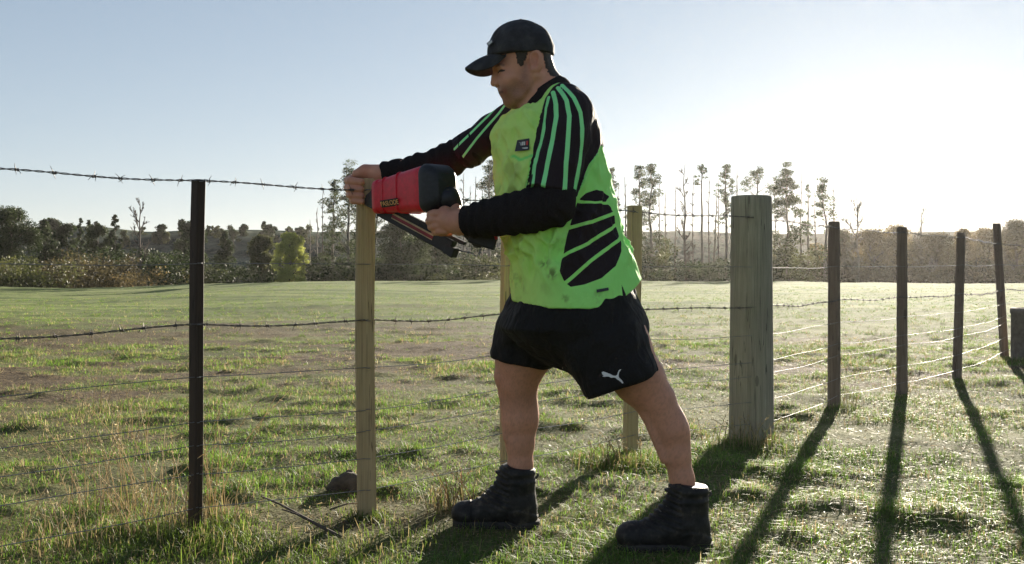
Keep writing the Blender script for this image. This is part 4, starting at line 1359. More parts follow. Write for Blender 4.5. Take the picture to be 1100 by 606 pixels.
dsp *= 0.12 + 0.88 * sstep(0.0, 0.16, sv[:, 2] - 0.765 - 0.06 * sstep(0.25, 0.42, sv[:, 0]))
sv = sv + sn * dsp[:, None]
sv = relax(sv, sq, 1, 0.4)

def toXY(pts, sc, ox, oy):
    return [(ox + a / sc, oy + b / sc) for a, b in pts]
# print fields: positive = black cloth, in pixels of the side view; stripes subtract
stripes = [([(589, 106), (585.5, 119), (582.7, 141), (580, 155.5), (573.6, 179), (570.5, 208)], 1.5), ([(593.6, 101), (596.4, 117), (596.4, 130), (592.7, 152), (587, 180), (581, 210)], 2.3),
           ([(599, 96), (607, 113), (609.5, 130), (608, 152), (605.5, 179), (603.5, 212)], 2.3), ([(603.6, 93), (614.5, 110), (621, 126), (622.7, 143), (622, 161), (620, 180), (614, 214)], 2.2)]
black = -sleeve_sd
for pts, hw in stripes:
    black = np.minimum(black, line_sd(SU, SV, pts) - hw)
black = np.where(sv[:, 1] < 3.46, black, -9)
blob = toXY([(412, 142), (440, 115), (480, 100), (520, 108), (540, 125), (525, 150), (470, 152)], 4.04, 520, 180)
panel = toXY([(405, 155), (470, 162), (532, 163), (550, 195), (575, 260), (587, 320), (585, 370), (560, 430), (500, 480), (430, 505), (370, 516), (345, 497), (330, 450), (335, 390), (355, 300), (370, 250), (390, 195)], 4.04, 520, 180)
side = np.maximum(-poly_sd(SU, SV, panel), -poly_sd(SU, SV, blob))
for pts in ([(350, 268), (460, 240), (560, 200)], [(325, 390), (450, 330), (580, 243)], [(340, 508), (450, 410), (592, 305)]):
    side = np.minimum(side, line_sd(SU, SV, toXY(pts, 4.04, 520, 180)) - 1.9)
slit = toXY([(590, 505), (596, 560), (604, 570), (612, 552)], 4.04, 520, 180)
side = np.maximum(side, -poly_sd(SU, SV, slit))
side = np.where((sv[:, 1] < 3.5) & ~isl, side, -9)
# the far half mirrors it
FU = 550 + sv[:, 0] / 3.66 * FPX; FV = HZ + (CAMH - sv[:, 2]) / 3.66 * FPX
fblack = np.where(far_sl, 6.0, -9.0)
for pts, hw in (([(536, 112), (524, 126), (508, 141), (488, 160)], 1.3), ([(548, 108), (536, 124), (512, 150), (496, 170)], 1.3)):
    fblack = np.where(far_sl, np.minimum(fblack, line_sd(FU, FV, pts) - hw), fblack)
FU2 = 550 + sv[:, 0] / 3.62 * FPX + 4
farside = np.where((sv[:, 1] > 3.62) & ~far_sl, -poly_sd(FU2, SV, panel), -9)
black = np.maximum.reduce([black, side, fblack, farside])
yell = np.clip(sstep(620, 545, SU) * 0.75 + 0.25 * (fnoise(sv * 9, 210, 2) - 0.3), 0, 1)
dirt = np.zeros(len(sv))
for (cx_, cy_, rr, st) in ((562.5, 268, 8, .9), (586, 283, 9, 1), (594, 294, 9, 1), (606, 320, 7, .6), (566, 275, 8, .35), (640, 318, 9, .35), (575, 240, 16, .25), (556, 300, 14, .35), (553, 215, 14, .25), (600, 262, 12, .25)):
    dirt = np.maximum(dirt, st * sstep(rr, rr * 0.2, np.hypot((SU - cx_) * 1.15, SV - cy_)))
dirt *= sstep(0.42, 0.60, fnoise(sv * np.array([110, 110, 60]), 211, 3)) * (sv[:, 1] < 3.55)
dirt = np.clip(dirt + 0.5 * sstep(0.55, 0.75, fnoise(sv * 16, 212, 3)) * yell, 0, 1)
SH = NT('hi-vis shirt cloth')
kn = SH.noise(SH.coords('Object', (1, 1, 1)), 520, 2, 0.5)
bl = SH.attr('black'); ye = SH.attr('yellow'); di = SH.attr('dirt')
gcol = SH.mix(ye, (0.38, 0.95, 0.24), (0.74, 0.93, 0.24))
gcol = SH.mix(SH.math('MULTIPLY', di, 0.75), gcol, (0.11, 0.105, 0.04))
gcol = SH.mix(SH.math('MULTIPLY', SH.attr('trim'), 0.8), gcol, (0.16, 0.85, 0.22))
mint = SH.mix(SH.attr('sleeve'), gcol, (0.32, 0.95, 0.38))
mask = SH.math('GREATER_THAN', bl, 0.0)
SH.set(Base_Color=SH.mix(mask, mint, (0.030, 0.022, 0.026)), Roughness=0.78, Normal=SH.n('ShaderNodeBump', {'Height': SH.noise(SH.coords('Object', (1.6, 1.6, 0.7)), 15, 3, 0.45, 0.8), 'Strength': 0.55, 'Distance': 0.022, 'Normal': SH.bump(kn, 0.3, 0.0012)}).outputs['Normal'])
SH.b.inputs['Specular IOR Level'].default_value = 0.12
sme = mesh_np('shirt', sv, sq)
pock = line_sd(SU, SV, [(552, 167), (559, 171.5), (571, 168.5)])
for nm, vals in (('trim', np.where(sv[:, 1] < 3.5, sstep(2.2, 0.9, pock), 0)), ('black', black), ('yellow', yell), ('dirt', dirt), ('sleeve', (isl | far_sl).astype(float))):
    attr_float(sme, nm, vals)
shirt = link('shirt', sme, man, [SH.m])

BLACK = simple_mat('black knit', (0.019, 0.016, 0.016), 0.92, 0, 240, 0.3, 0.3, 0.002)
BLACK.node_tree.nodes['Principled BSDF'].inputs['Specular IOR Level'].default_value = 0.12
def near_point(x, y, mesh_v, mesh_n, Yg, tol=0.012):
    """spot on a garment's near side at side-view pixel (x, y) for depth Yg"""
    p = P(x, y, Yg)
    d = np.hypot(mesh_v[:, 0] - p[0], mesh_v[:, 2] - p[2]) + np.where(mesh_n[:, 1] < -0.1, 0, 1.0)
    i = int(np.argmin(d))
    return mesh_v[i], mesh_n[i]
# collar: a standing band that folds over
cg = []
ca = np.linspace(0, 2 * math.pi, 40, endpoint=False)
def ring(cx, cy, rx, ry, tilt):
    c = Hd(cx, cy)
    return np.stack([c[0] + hp(rx) * np.cos(ca), c[1] + hp(ry) * np.sin(ca), c[2] + hp(tilt) * np.cos(ca)], 1)
cg = [ring(584.5, 109.5, 28.5, 33, 20.5), ring(585, 104, 26, 31, 17.5), ring(584.0, 101, 23.5, 28, 17.5), ring(583, 97, 20.0, 24.5, 15.5), ring(582.4, 95, 19.0, 23.5, 15.0), ring(582.8, 97, 17.6, 22, 14.5), ring(585, 106, 19, 23, 15)]
v, q, t = loft(cg, cap=False)
v[:, 2] += 0.004 * np.sin(5 * np.arctan2(v[:, 1] - HY, v[:, 0]))
link('collar', mesh_np('collar', v, q), shirt, [BLACK])

def decal(name, pts, surf_v, surf_n, Yg, parent, mat, lift=0.002, thick=0.0012):
    """flat applied patch that follows the cloth under it; pts = outline in side-view pixels"""
    top = []
    for x, y in pts:
        p, n = near_point(x, y, surf_v, surf_n, Yg)
        q = P(x, y, Yg); q[1] = p[1]
        top.append((q, n))
    n = np.mean([b for a, b in top], axis=0); n /= np.linalg.norm(n)
    A = np.array([a for a, b in top]); c = A.mean(0)
    A = A - ((A - c) @ n)[:, None] * n + max(0.0, float(((np.array([a for a, b in top]) - c) @ n).max())) * n
    m = len(A)
    V = np.concatenate([A + n * lift, A + n * (lift - thick)])
    me = bpy.data.meshes.new(name)
    # orientation: make the face look along n
    nn = np.zeros(3)
    for i in range(m):
        nn += np.cross(V[i], V[(i + 1) % m])
    order = list(range(m)) if nn @ n > 0 else list(range(m))[::-1]
    faces = [order] + [[order[i], m + order[i], m + order[(i + 1) % m], order[(i + 1) % m]][::-1] for i in range(m)]
    me.from_pydata([tuple(x) for x in V], [], faces)
    o = link(name, me, parent, [mat])
    return o, c + n * lift, n
sn2 = vert_normals(sv, sq)
BADGE = simple_mat('dark badge', (0.022, 0.024, 0.035), 0.5)
WHITE = simple_mat('white print', (0.72, 0.72, 0.72), 0.5, 0, 30, 0.04)
REDP = simple_mat('red print', (0.55, 0.05, 0.05), 0.5)
BLUEG = simple_mat('grey print', (0.42, 0.44, 0.50), 0.5)
badge, bc, bnrm = decal('chest_badge', [(557.5, 151), (569, 150), (569.6, 162.5), (555.6, 163.2)], sv, sn2, 3.36, shirt, BADGE, 0.004)
def on_badge(name, pts, mat, lift):
    return decal(name, pts, sv, sn2, 3.36, badge, mat, lift)
k = 0
for (x, y, wd, hh, mt) in [(558.3, 153.2, 1.3, 3.6, WHITE), (560.2, 153.4, 1.0, 3.4, BLUEG), (561.8, 153.0, 1.5, 3.8, WHITE), (563.8, 153.0, 1.4, 3.9, WHITE), (566.2, 152.6, 1.9, 4.4, REDP), (557.2, 159.3, 3.2, 1.6, REDP), (562.4, 159.2, 5.6, 1.4, WHITE)]:
    on_badge('badge_print', [(x, y), (x + wd, y), (x + wd - 0.2, y + hh), (x - 0.2, y + hh)], mt, 0.0056)
POCKET = simple_mat('bright green trim', (0.13, 0.60, 0.16), 0.7)
decal('hem_tag', [(638, 310.8), (651, 308.6), (651.4, 311.6), (638.4, 314)], sv, sn2, 3.36, shirt, BADGE, 0.004)

# ---- black stretch sleeves under the shirt
def arm_sleeve(rows, seed, label, cut0, cut1, grid):
    f = Field(*grid)
    f.limb(*PL(rows), k=0.03)
    (p0, d0), (p1, d1) = cut0, cut1
    cut(f, p0, d0); cut(f, p1, d1)
    v, q = f.mesh(2)
    n = vert_normals(v, q)
    a, b = P(*rows[1][:3]), P(*rows[-2][:3])
    d = (b - a) / np.linalg.norm(b - a)
    s = (v - a) @ d
    ph = fnoise(v * 14, seed, 2) * 9
    dd = 0.0034 * np.sin(s * 150 + ph) * (0.3 + fnoise(v * 9, seed + 1, 2)) + 0.006 * folds(v, np.cross(d, [0, 1, 0.3]), 24, 0.35, seed + 2)
    o = link('sleeve', mesh_np('sleeve', v + n * dd[:, None], q), man, [BLACK])
    o['label'] = label
    return v
w0 = P(501, 238.5, 3.41); dn = P(500, 238.5, 3.41) - P(548, 231, 3.345); dn /= np.linalg.norm(dn)
u0 = P(598, 185, 3.295)
arm_sleeve([(600, 178, 3.298, 21), (594, 221, 3.275, 21.5), (570, 226.5, 3.30, 21.5), (546, 230.5, 3.34, 20.5), (520, 235, 3.38, 18.0), (503, 238, 3.40, 14.2), (488, 240, 3.41, 13)], 301, 'black sleeve on the near bent arm', (w0, dn), (u0, np.array([0.0, 0.0, 1.0])),
           (np.arange(-0.22, 0.24, 0.004), np.arange(3.15, 3.52, 0.004), np.arange(0.92, 1.25, 0.004)))
w1 = P(412.5, 186.5, 3.80); d1 = P(410, 187, 3.80) - P(482, 172, 3.74); d1 /= np.linalg.norm(d1)
arm_sleeve([(530, 143, 3.685, 17.0), (505, 160, 3.715, 16.8), (481, 172.5, 3.742, 16.8), (450, 182, 3.768, 14.8), (425, 185.5, 3.79, 11.4), (413, 187, 3.80, 10.4), (400, 187.5, 3.81, 10)], 311, 'black sleeve on the outstretched far arm', (w1, d1), (P(515, 153, 3.70), -d1),
           (np.arange(-0.55, 0.0, 0.004), np.arange(3.6, 3.92, 0.004), np.arange(1.08, 1.42, 0.004)))

# ---- shorts
rows_s = np.array([(300, 562, 676, 0.175), (318, 558, 682, 0.183), (328, 551, 689, 0.193), (338, 546, 694, 0.20), (352, 541, 696, 0.20), (368, 556, 690, 0.17), (385, 580, 665, 0.09), (400, 600, 640, 0.03)])
pf = Field(np.arange(-0.16, 0.56, 0.0045), np.arange(3.12, 3.86, 0.0045), np.arange(0.42, 0.87, 0.0045))
pf.func((-0.1, 3.2, 0.5), (0.5, 3.8, 0.87), torso_sdf(rows_s, 3.5, math.radians(24)), 0.0, pad=0.2)
X, Yg, Z = pf.xs[:, None, None], pf.ys[None, :, None], pf.zs[None, None, :]
pf.F = np.maximum(pf.F, (CAMH - (392 - HZ) / FPX * 3.5 - Z).astype(np.float32) + 0 * X * Yg)
def leg_part(rows, pc, dc, k=0.05):
    f = Field(pf.xs, pf.ys, pf.zs)
    f.limb(*PL(rows), k=0.02)
    cut(f, pc, dc)
    pf.F = smerge(pf.F, f.F, k)
dR = P(558, 400, 3.63) - P(566, 360, 3.62); dR /= np.linalg.norm(dR)
leg_part([(588, 332, 3.595, 43), (570, 360, 3.62, 38), (560, 385, 3.63, 33), (555, 408, 3.635, 32)], P(557, 388, 3.63), dR)
dL = P(676, 430, 3.36) - P(655, 375, 3.38); dL /= np.linalg.norm(dL); dL = dL + np.array([-0.0, 0, 0]); 
leg_part([(632, 332, 3.43, 50), (650, 370, 3.385, 46), (668, 408, 3.36, 41), (682, 440, 3.35, 40)], P(671, 413, 3.36), dL)
pf.func((-0.1, 3.2, 0.4), (0.5, 3.8, 0.6), lambda X, Y, Z: (CAMH - (398 - HZ) / FPX * 3.45) - Z + 0.55 * np.abs(X - P(610, 398, 3.45)[0]) - 0.055 + 0 * Y, 0.0, 'u', 0.0) if False else None
pf.limb(*PL([(606, 352, 3.52, 34), (608, 372, 3.50, 25)]), k=0.03)
pv, pq = pf.mesh(6)
pn = vert_normals(pv, pq)
dd = 0.018 * folds(pv, (0.25, 0, 1), 12, 0.22, 401) + 0.010 * folds(pv, (0.8, 0, 0.5), 26, 0.3, 402) + 0.010 * folds(pv, (0.6, 0.1, -0.7), 15, 0.2, 403)
pv = pv + pn * dd[:, None]
shorts_m = NT('black shorts cloth')
sn_ = shorts_m.noise(shorts_m.coords(), 600, 2, 0.5)
shorts_m.set(Base_Color=(0.011, 0.010, 0.010, 1), Roughness=0.8, Normal=shorts_m.n('ShaderNodeBump', {'Height': shorts_m.noise(shorts_m.coords('Object', (1.4, 1.4, 0.6)), 14, 3, 0.45, 1.0), 'Strength': 0.6, 'Distance': 0.03, 'Normal': shorts_m.bump(sn_, 0.25, 0.001)}).outputs['Normal'])
shorts_m.b.inputs['Specular IOR Level'].default_value = 0.25
shorts = link('shorts', mesh_np('shorts', pv, pq), man, [shorts_m.m])
pn2 = vert_normals(pv, pq)
def lg(pts):
    return [(635 + a / 20.2, 385 + b / 20.2) for a, b in pts]
# white leaping cat emblem on the near leg
decal('leg_emblem', lg([(205, 255), (235, 240), (300, 262), (370, 288), (430, 318), (480, 325), (515, 305), (535, 250), (555, 205), (585, 185), (607, 186), (585, 212), (562, 245), (550, 290), (545, 330), (565, 370), (610, 410), (640, 450), (650, 475), (625, 482), (600, 455), (560, 425), (510, 395), (480, 365), (440, 362), (390, 368), (345, 345), (295, 345), (255, 352), (215, 345), (240, 320), (215, 300)]), pv, pn2, 3.31, shorts, WHITE, 0.003)

# ---- cap
CAPM = NT('black cap cloth')
cn1 = CAPM.noise(CAPM.coords(), 22, 4, 0.6); cn2 = CAPM.noise(CAPM.coords(), 500, 2, 0.6)
CAPM.set(Base_Color=CAPM.ramp(cn1, [(0.40, (0.016, 0.016, 0.018)), (0.58, (0.034, 0.033, 0.036)), (0.72, (0.060, 0.058, 0.060))]), Roughness=0.8, Normal=CAPM.bump(cn2, 0.4, 0.0015))
cf = Field(np.arange(-0.10, 0.16, 0.003), np.arange(3.35, 3.60, 0.003), np.arange(1.52, 1.70, 0.003))
cf.ell(Hd(559, 55.5), (hp(35.5), hp(29.5), hp(33.5)), rot_y(6), 0)
cf.ell(Hd(578, 52), (hp(16), hp(25), hp(20)), None, 0.02)
pc = Hd(560, 60.5); nd = np.array([0.03, 0, -1.0]); nd /= np.linalg.norm(nd)
cut(cf, pc, nd)
cv, cq = cf.mesh(2)
cnm = vert_normals(cv, cq)
hc = Hd(559, 55)
az = np.arctan2(cv[:, 1] - hc[1], cv[:, 0] - hc[0])
seam = np.abs(((az / (math.pi / 3)) % 1) - 0.5) * (math.pi / 3) * np.hypot(cv[:, 1] - hc[1], cv[:, 0] - hc[0])
cd = -0.0016 * np.exp(-(seam / 0.0025) ** 2) + 0.006 * folds(cv, (0, 1, 0.2), 22, 0.4, 501) + 0.003 * folds(cv, (1, 0, 0.2), 50, 0.4, 502)
cap = link('cap', mesh_np('cap', cv + cnm * cd[:, None], cq), man, [CAPM.m])
# visor: an arched sheet with real thickness
S, T = np.meshgrid(np.linspace(0, 1, 12), np.linspace(-1, 1, 33), indexing='ij')
aT = np.abs(T)
bx_ = 557 - 34.5 * np.sqrt(np.maximum(0, 1 - (T * 0.93) ** 2)); by_ = 60 + 4.5 * T ** 2
ex_ = 499.5 + 44 * aT ** 2.6; ey_ = 73 + 16.0 * T ** 2 - 24.5 * T ** 6
lx = 27.5 * T * (1 - 0.10 * S * T ** 2)
vx = bx_ + (ex_ - bx_) * S; vy = by_ + (ey_ - by_) * S + (-1.5) * np.sin(S * math.pi)
vp = np.stack([(vx - 550) / FPX * HY, HY + lx * HY / FPX, CAMH - (vy - HZ) / FPX * HY], -1)
n, m = S.shape
i = np.arange(n - 1)[:, None] * m; j = np.arange(m - 1)[None]
q1 = np.stack([i + j, i + j + 1, i + m + j + 1, i + m + j], -1).reshape(-1, 4)
vv = np.concatenate([vp.reshape(-1, 3), vp.reshape(-1, 3) - np.array([0, 0, 0.0045])])
q2 = q1[:, ::-1] + n * m
edge = np.concatenate([np.arange(m) + (n - 1) * m, ])
q3 = np.stack([edge[:-1], edge[1:], edge[1:] + n * m, edge[:-1] + n * m], 1)
link('visor', mesh_np('visor', vv, np.concatenate([q1, q2, q3])), cap, [CAPM.m])
bt = Field(np.arange(0.015, 0.05, 0.0015), np.arange(HY - 0.015, HY + 0.015, 0.0015), np.arange(1.66, 1.70, 0.0015))
bt.ell(Hd(559.5, 21.8), (0.0075, 0.0075, 0.0042), None, 0)
v, q = bt.mesh(1)
link('button', mesh_np('button', v, q), cap, [CAPM.m])
cb, _, _ = decal('front_badge', [(524.8, 44.5), (530.6, 41.0), (532, 46.2), (526.2, 49.6)], cv, cnm, 3.41, cap, BADGE, 0.006)
decal('badge_print', [(526.2, 45.2), (530.2, 43.0), (530.9, 45.6), (527, 47.8)], cv, cnm, 3.41, cb, WHITE, 0.008)

# ---- boots
BOOT = NT('black leather boot')
bo1 = BOOT.noise(BOOT.coords(), 30, 5, 0.65); bo2 = BOOT.noise(BOOT.coords(), 260, 3, 0.6)
BOOT.set(Base_Color=BOOT.ramp(bo1, [(0.35, (0.010, 0.009, 0.009)), (0.55, (0.026, 0.023, 0.021)), (0.72, (0.085, 0.068, 0.052))]), Roughness=0.6, Normal=BOOT.bump(bo2, 0.5, 0.002))
BOOT.b.inputs['Specular IOR Level'].default_value = 0.3
RUBBER = simple_mat('dusty rubber sole', (0.040, 0.034, 0.029), 0.9, 0, 30, 0.5)
LACE = simple_mat('boot lace', (0.10, 0.088, 0.075), 0.8)
def boot(dx, dy, Y, label, yaw=0.0):
    """front boot traced in pixels, moved by dx, dy pixels for the other"""
    k = 3.64 / Y
    def q(x, y, r, l=0.0):
        p = P(558 + dx + (x - 558) * k, 565 + dy + (y - 565) * k, Y)
        p[1] += l * 3.64 / FPX + yaw * (558 - x) * 3.64 / FPX
        return p
    R = lambda r: r * 3.64 / FPX
    c = q(540, 540, 0)
    f = Field(np.arange(c[0] - 0.19, c[0] + 0.17, 0.004), np.arange(Y - 0.13, Y + 0.13, 0.004), np.arange(-0.03, 0.25, 0.004))
    f.limb([q(556, 500, 0), q(556, 520, 0), q(558, 542, 0), q(560, 552, 0)], [R(18.5), R(18.5), R(18.0), R(17.5)], 0.01)
    f.limb([q(556, 540, 0), q(538, 545, 0), q(520, 550.5, 0), q(502, 553.5, 0)], [R(18), R(16.5), R(14.2), R(13.2)], 0.02)
    f.limb([q(545, 522, 0), q(524, 541, 0)], [R(12.5), R(10)], 0.015)
    f.ell(q(500, 552, 0), (R(14.5), R(15.5), R(11.5)), None, 0.012)
    f.limb([q(540, 509, 0), q(541, 522, 0)], [R(6.5), R(6)], 0.008)
    cut(f, q(556, 501, 0), np.array([0.12, 0, 1.0]) / 1.0072)
    cut(f, q(556, 563, 0), np.array([0, 0, -1.0]))
    v, qd = f.mesh(2)
    n = vert_normals(v, qd)
    # stitched panels, padded cuff and creases
    z = v[:, 2]; xx = v[:, 0] - c[0]
    dd = 0.006 * folds(v, (0.3, 1, 0.3), 30, 0.3, 601) + 0.0034 * np.sin((z + 0.35 * xx) * 330) * sstep(0.05, 0.10, z) * (xx < 0.02) * (xx > -0.09)
    dd += 0.004 * np.exp(-((z - (q(0, 507, 0)[2])) / 0.009) ** 2) + 0.003 * np.exp(-((z - (q(0, 516, 0)[2])) / 0.007) ** 2)
    dd += 0.0035 * (z < 0.045 + 0.02 * np.sin(xx * 30)) * (xx > 0.02) + 0.0045 * (xx < -0.108)
    o = link('boot', mesh_np('boot', v + n * dd[:, None], qd), man, [BOOT.m])
    o['label'] = label
    # sole with lugs
    zb = q(0, 566.5, 0)[2]; zt = q(0, 558, 0)[2]
    chain = [q(563, 560, 0), q(548, 560, 0), q(525, 560, 0), q(502, 560, 0)]
    rad = [R(17.2), R(15.0), R(16.6), R(16.0)]
    def sole(X, Yg, Z):
        d = np.full(np.broadcast(X, Yg, Z).shape, 9.0, np.float32)
        for a, b, ra, rb in zip(chain[:-1], chain[1:], rad[:-1], rad[1:]):
            e = b[:2] - a[:2]
            t = np.clip(((X - a[0]) * e[0] + (Yg - a[1]) * e[1]) / (e @ e), 0, 1)
            d = np.minimum(d, np.sqrt((X - a[0] - t * e[0]) ** 2 + (Yg - a[1] - t * e[1]) ** 2) - (ra + (rb - ra) * t))
        lug = 0.004 * (np.sin((X - c[0]) * 260) > 0.2) * (Z < zb + 0.012)
        return np.maximum(d + lug, np.abs(Z - (zb + zt) / 2) - (zt - zb) / 2)
    g = Field(np.arange(c[0] - 0.19, c[0] + 0.17, 0.004), np.arange(Y - 0.13, Y + 0.13, 0.004), np.arange(-0.04, 0.06, 0.004))
    g.func((-9, -9, -9), (9, 9, 9), sole, 0.0)
    v, qd = g.mesh(1)
    link('sole', mesh_np('sole', v, qd), o, [RUBBER])
    # lacing across the instep
    for t in np.linspace(0, 1, 5):
        x, y = 543 - 24 * t, 519 + 23 * t
        pts = [q(x + 5, y + 3.5, 0, -11.5), q(x - 3.5, y - 3.4, 0, -6.5), q(x - 5.4, y - 5.2, 0, 0), q(x - 3.5, y - 3.4, 0, 6.5), q(x + 5, y + 3.5, 0, 11.5)]
        link('lace', Geo().tube(np.array(pts), R(1.1), 6).mesh('lace'), o, [LACE])
    lp = [q(566 + 12 * math.sin(a), 505 + 5 * (1 - math.cos(a)), 0, 0) for a in (1.2, 1.6, 2.0, 2.4, 2.8)]
    link('heel_loop', Geo().tube(np.array(lp), R(1.4), 6).mesh('heel_loop'), o, [LACE])
    return o
boot(0, 0, 3.64, 'black work boot of the forward foot', 0.05)
boot(184, 24.5, 3.345, 'black work boot of the rear foot nearest the viewer', 0.02)
# ------------------------------------------------------------------ nail gun in the man's left hand
gun = empty('nail_gun', tuple(P(485, 235, 3.49)))
tag(gun, 'red and black cordless framing nail gun pressed against the pale batten', 'nail gun')
RED = NT('red painted housing')
rn = RED.noise(RED.coords(), 60, 4, 0.6)
RED.set(Base_Color=RED.ramp(rn, [(0.3, (0.55, 0.006, 0.018)), (0.7, (0.74, 0.012, 0.035))]), Roughness=RED.math('ADD', 0.30, RED.math('MULTIPLY', rn, 0.2)), Normal=RED.bump(rn, 0.08, 0.001))
GBLK = simple_mat('black gun plastic', (0.012, 0.013, 0.016), 0.55, 0, 90, 0.35, 0.15, 0.001)
GMET = simple_mat('dark gun metal', (0.10, 0.11, 0.13), 0.35, 1.0, 80, 0.3)
TANB = simple_mat('paper nail strip', (0.50, 0.40, 0.24), 0.7)
DRED = simple_mat('dark red decal', (0.22, 0.02, 0.03), 0.5)
ORG = simple_mat('orange print', (0.90, 0.48, 0.20), 0.5, 0, 30, 0.05)

g_nose = P(393.5, 215.5, 3.772); g_rear = P(474, 203, 3.475)
ax = g_nose - g_rear; ax /= np.linalg.norm(ax)
gu = np.array([0, 0, 1.0]) - ax * ax[2]; gu /= np.linalg.norm(gu)          # up
gs = np.cross(ax, gu)                                                       # sideways
if gs[1] > 0: gs = -gs                                                      # towards the viewer
def oct_ring(c, hh, hw, ch=0.42, drop=0.0, n=6):
    """rounded octagon section: half height hh, half width hw"""
    pts = []
    cx, cy = hw * ch, hh * ch
    for (ox, oy, a0) in ((hw - cx, hh - cy, 0), (-(hw - cx), hh - cy, 90), (-(hw - cx), -(hh - cy), 180), (hw - cx, -(hh - cy), 270)):
        for a in np.linspace(a0, a0 + 90, n):
            pts.append((ox + cx * math.cos(math.radians(a)) ** 1 , oy + cy * math.sin(math.radians(a)) - drop))
    return np.array([c + gs * a + gu * b for a, b in pts])
def gl(name, rings, mat, parent=gun):
    v, q, t = loft(rings)
    # outward facing
    c = v.mean(0)
    f0 = q[len(q) // 2]
    nrm = np.cross(v[f0[2]] - v[f0[0]], v[f0[3]] - v[f0[1]])
    if nrm @ (v[f0].mean(0) - c) < 0:
        q = q[:, ::-1]; t = t[:, ::-1]
    me = Geo().add(v, q, t).mesh(name)
    o = link(name, me, parent, [mat])
    m = o.modifiers.new('edges', 'BEVEL'); m.width = 0.0015; m.segments = 2; m.limit_method = 'ANGLE'; m.angle_limit = math.radians(35)
    return o
G = lambda x, y, Y: P(x, y, Y)
gl('nose', [oct_ring(G(393.5, 215.5, 3.772), 0.008, 0.008), oct_ring(G(396, 215.3, 3.763), 0.013, 0.012), oct_ring(G(397, 215, 3.760), 0.020, 0.016), oct_ring(G(402, 214, 3.742), 0.026, 0.022), oct_ring(G(408, 213, 3.720), 0.042, 0.034), oct_ring(G(411, 212.6, 3.71), 0.047, 0.040)], GBLK)
gl('contact_foot', [oct_ring(G(392.5, 217.5, 3.775), 0.006, 0.006), oct_ring(G(396, 219, 3.76), 0.010, 0.010), oct_ring(G(402, 221, 3.74), 0.012, 0.012)], GMET)
body_c = [((410, 212.5, 3.713), 0.050, 0.042), ((411.5, 212.3, 3.708), 0.057, 0.048), ((416, 211.5, 3.692), 0.059, 0.051), ((417, 211.4, 3.688), 0.055, 0.049), ((432, 208.8, 3.636), 0.063, 0.054), ((459, 204.4, 3.541), 0.073, 0.061), ((466, 203.3, 3.517), 0.0755, 0.0625)]
gbody = gl('housing', [oct_ring(G(*c), h, w, 0.36) for c, h, w in body_c], RED.m)
rear_c = [((465.8, 203.3, 3.518), 0.0765, 0.0638), ((468, 203.0, 3.510), 0.080, 0.066), ((471.5, 202.5, 3.497), 0.0785, 0.065), ((475, 202.0, 3.484), 0.070, 0.059), ((478.5, 201.6, 3.472), 0.056, 0.049), ((480.5, 201.4, 3.465), 0.040, 0.037)]
grear = gl('rear_cover', [oct_ring(G(*c), h, w, 0.42) for c, h, w in rear_c], GBLK)
# ribs on the red housing
for c, h, w in (((424, 210.2, 3.664), 0.0605, 0.0525), ((440, 207.5, 3.607), 0.0675, 0.0575)):
    p = G(*c)
    gl('rib', [oct_ring(p - ax * 0.0022, h, w, 0.36), oct_ring(p - ax * 0.0014, h + 0.0022, w + 0.0022, 0.36), oct_ring(p + ax * 0.0014, h + 0.0022, w + 0.0022, 0.36), oct_ring(p + ax * 0.0022, h, w, 0.36)], RED.m, gbody)
# handle, trigger, battery
hf_ = Field(np.arange(-0.27, 0.0, 0.0035), np.arange(3.40, 3.60, 0.0035), np.arange(0.93, 1.18, 0.0035))
hf_.limb([G(468, 212, 3.50), G(482, 214, 3.485), G(488, 220, 3.484)], [px(15), px(13), px(8.5)], 0.012)
hf_.limb([G(484, 218, 3.484), G(490, 232, 3.478), G(500, 247, 3.478), G(514, 258, 3.480)], [px(8), px(6.2), px(6.2), px(8.5)], 0.01)
v, q = hf_.mesh(2)
handle = link('handle', mesh_np('handle', v, q), gun, [GBLK])
def slab(name, a, b, up, hh, hw, mat, parent=gun, bev=0.003):
    """bar from a to b with half height hh (along up) and half width hw"""
    a, b = np.asarray(a), np.asarray(b)
    d = (b - a) / np.linalg.norm(b - a)
    up = up - d * (up @ d); up /= np.linalg.norm(up)
    s = np.cross(d, up)
    V = [c + sa * s * hw + ua * up * hh for c in (a, b) for sa, ua in ((-1, -1), (1, -1), (1, 1), (-1, 1))]
    F = [(3, 2, 1, 0), (4, 5, 6, 7), (0, 1, 5, 4), (1, 2, 6, 5), (2, 3, 7, 6), (3, 0, 4, 7)]
    me = mesh_np(name, np.array(V), np.array(F), smooth=False)
    o = link(name, me, parent, [mat])
    m = o.modifiers.new('edges', 'BEVEL'); m.width = bev; m.segments = 2
    return o
zup = np.array([0, 0, 1.0])
slab('battery', G(505, 253, 3.477), G(533, 262, 3.476), zup, px(7.5), 0.034, GBLK, gun, 0.005)
slab('battery_latch', G(532.2, 253.5, 3.445), G(533.6, 257.2, 3.445), zup, px(1.6), 0.006, RED.m, gun, 0.001)
slab('trigger', G(470, 229, 3.488), G(474, 237, 3.487), np.array([1.0, 0, 0.4]), px(1.6), 0.008, GBLK, gun, 0.002)
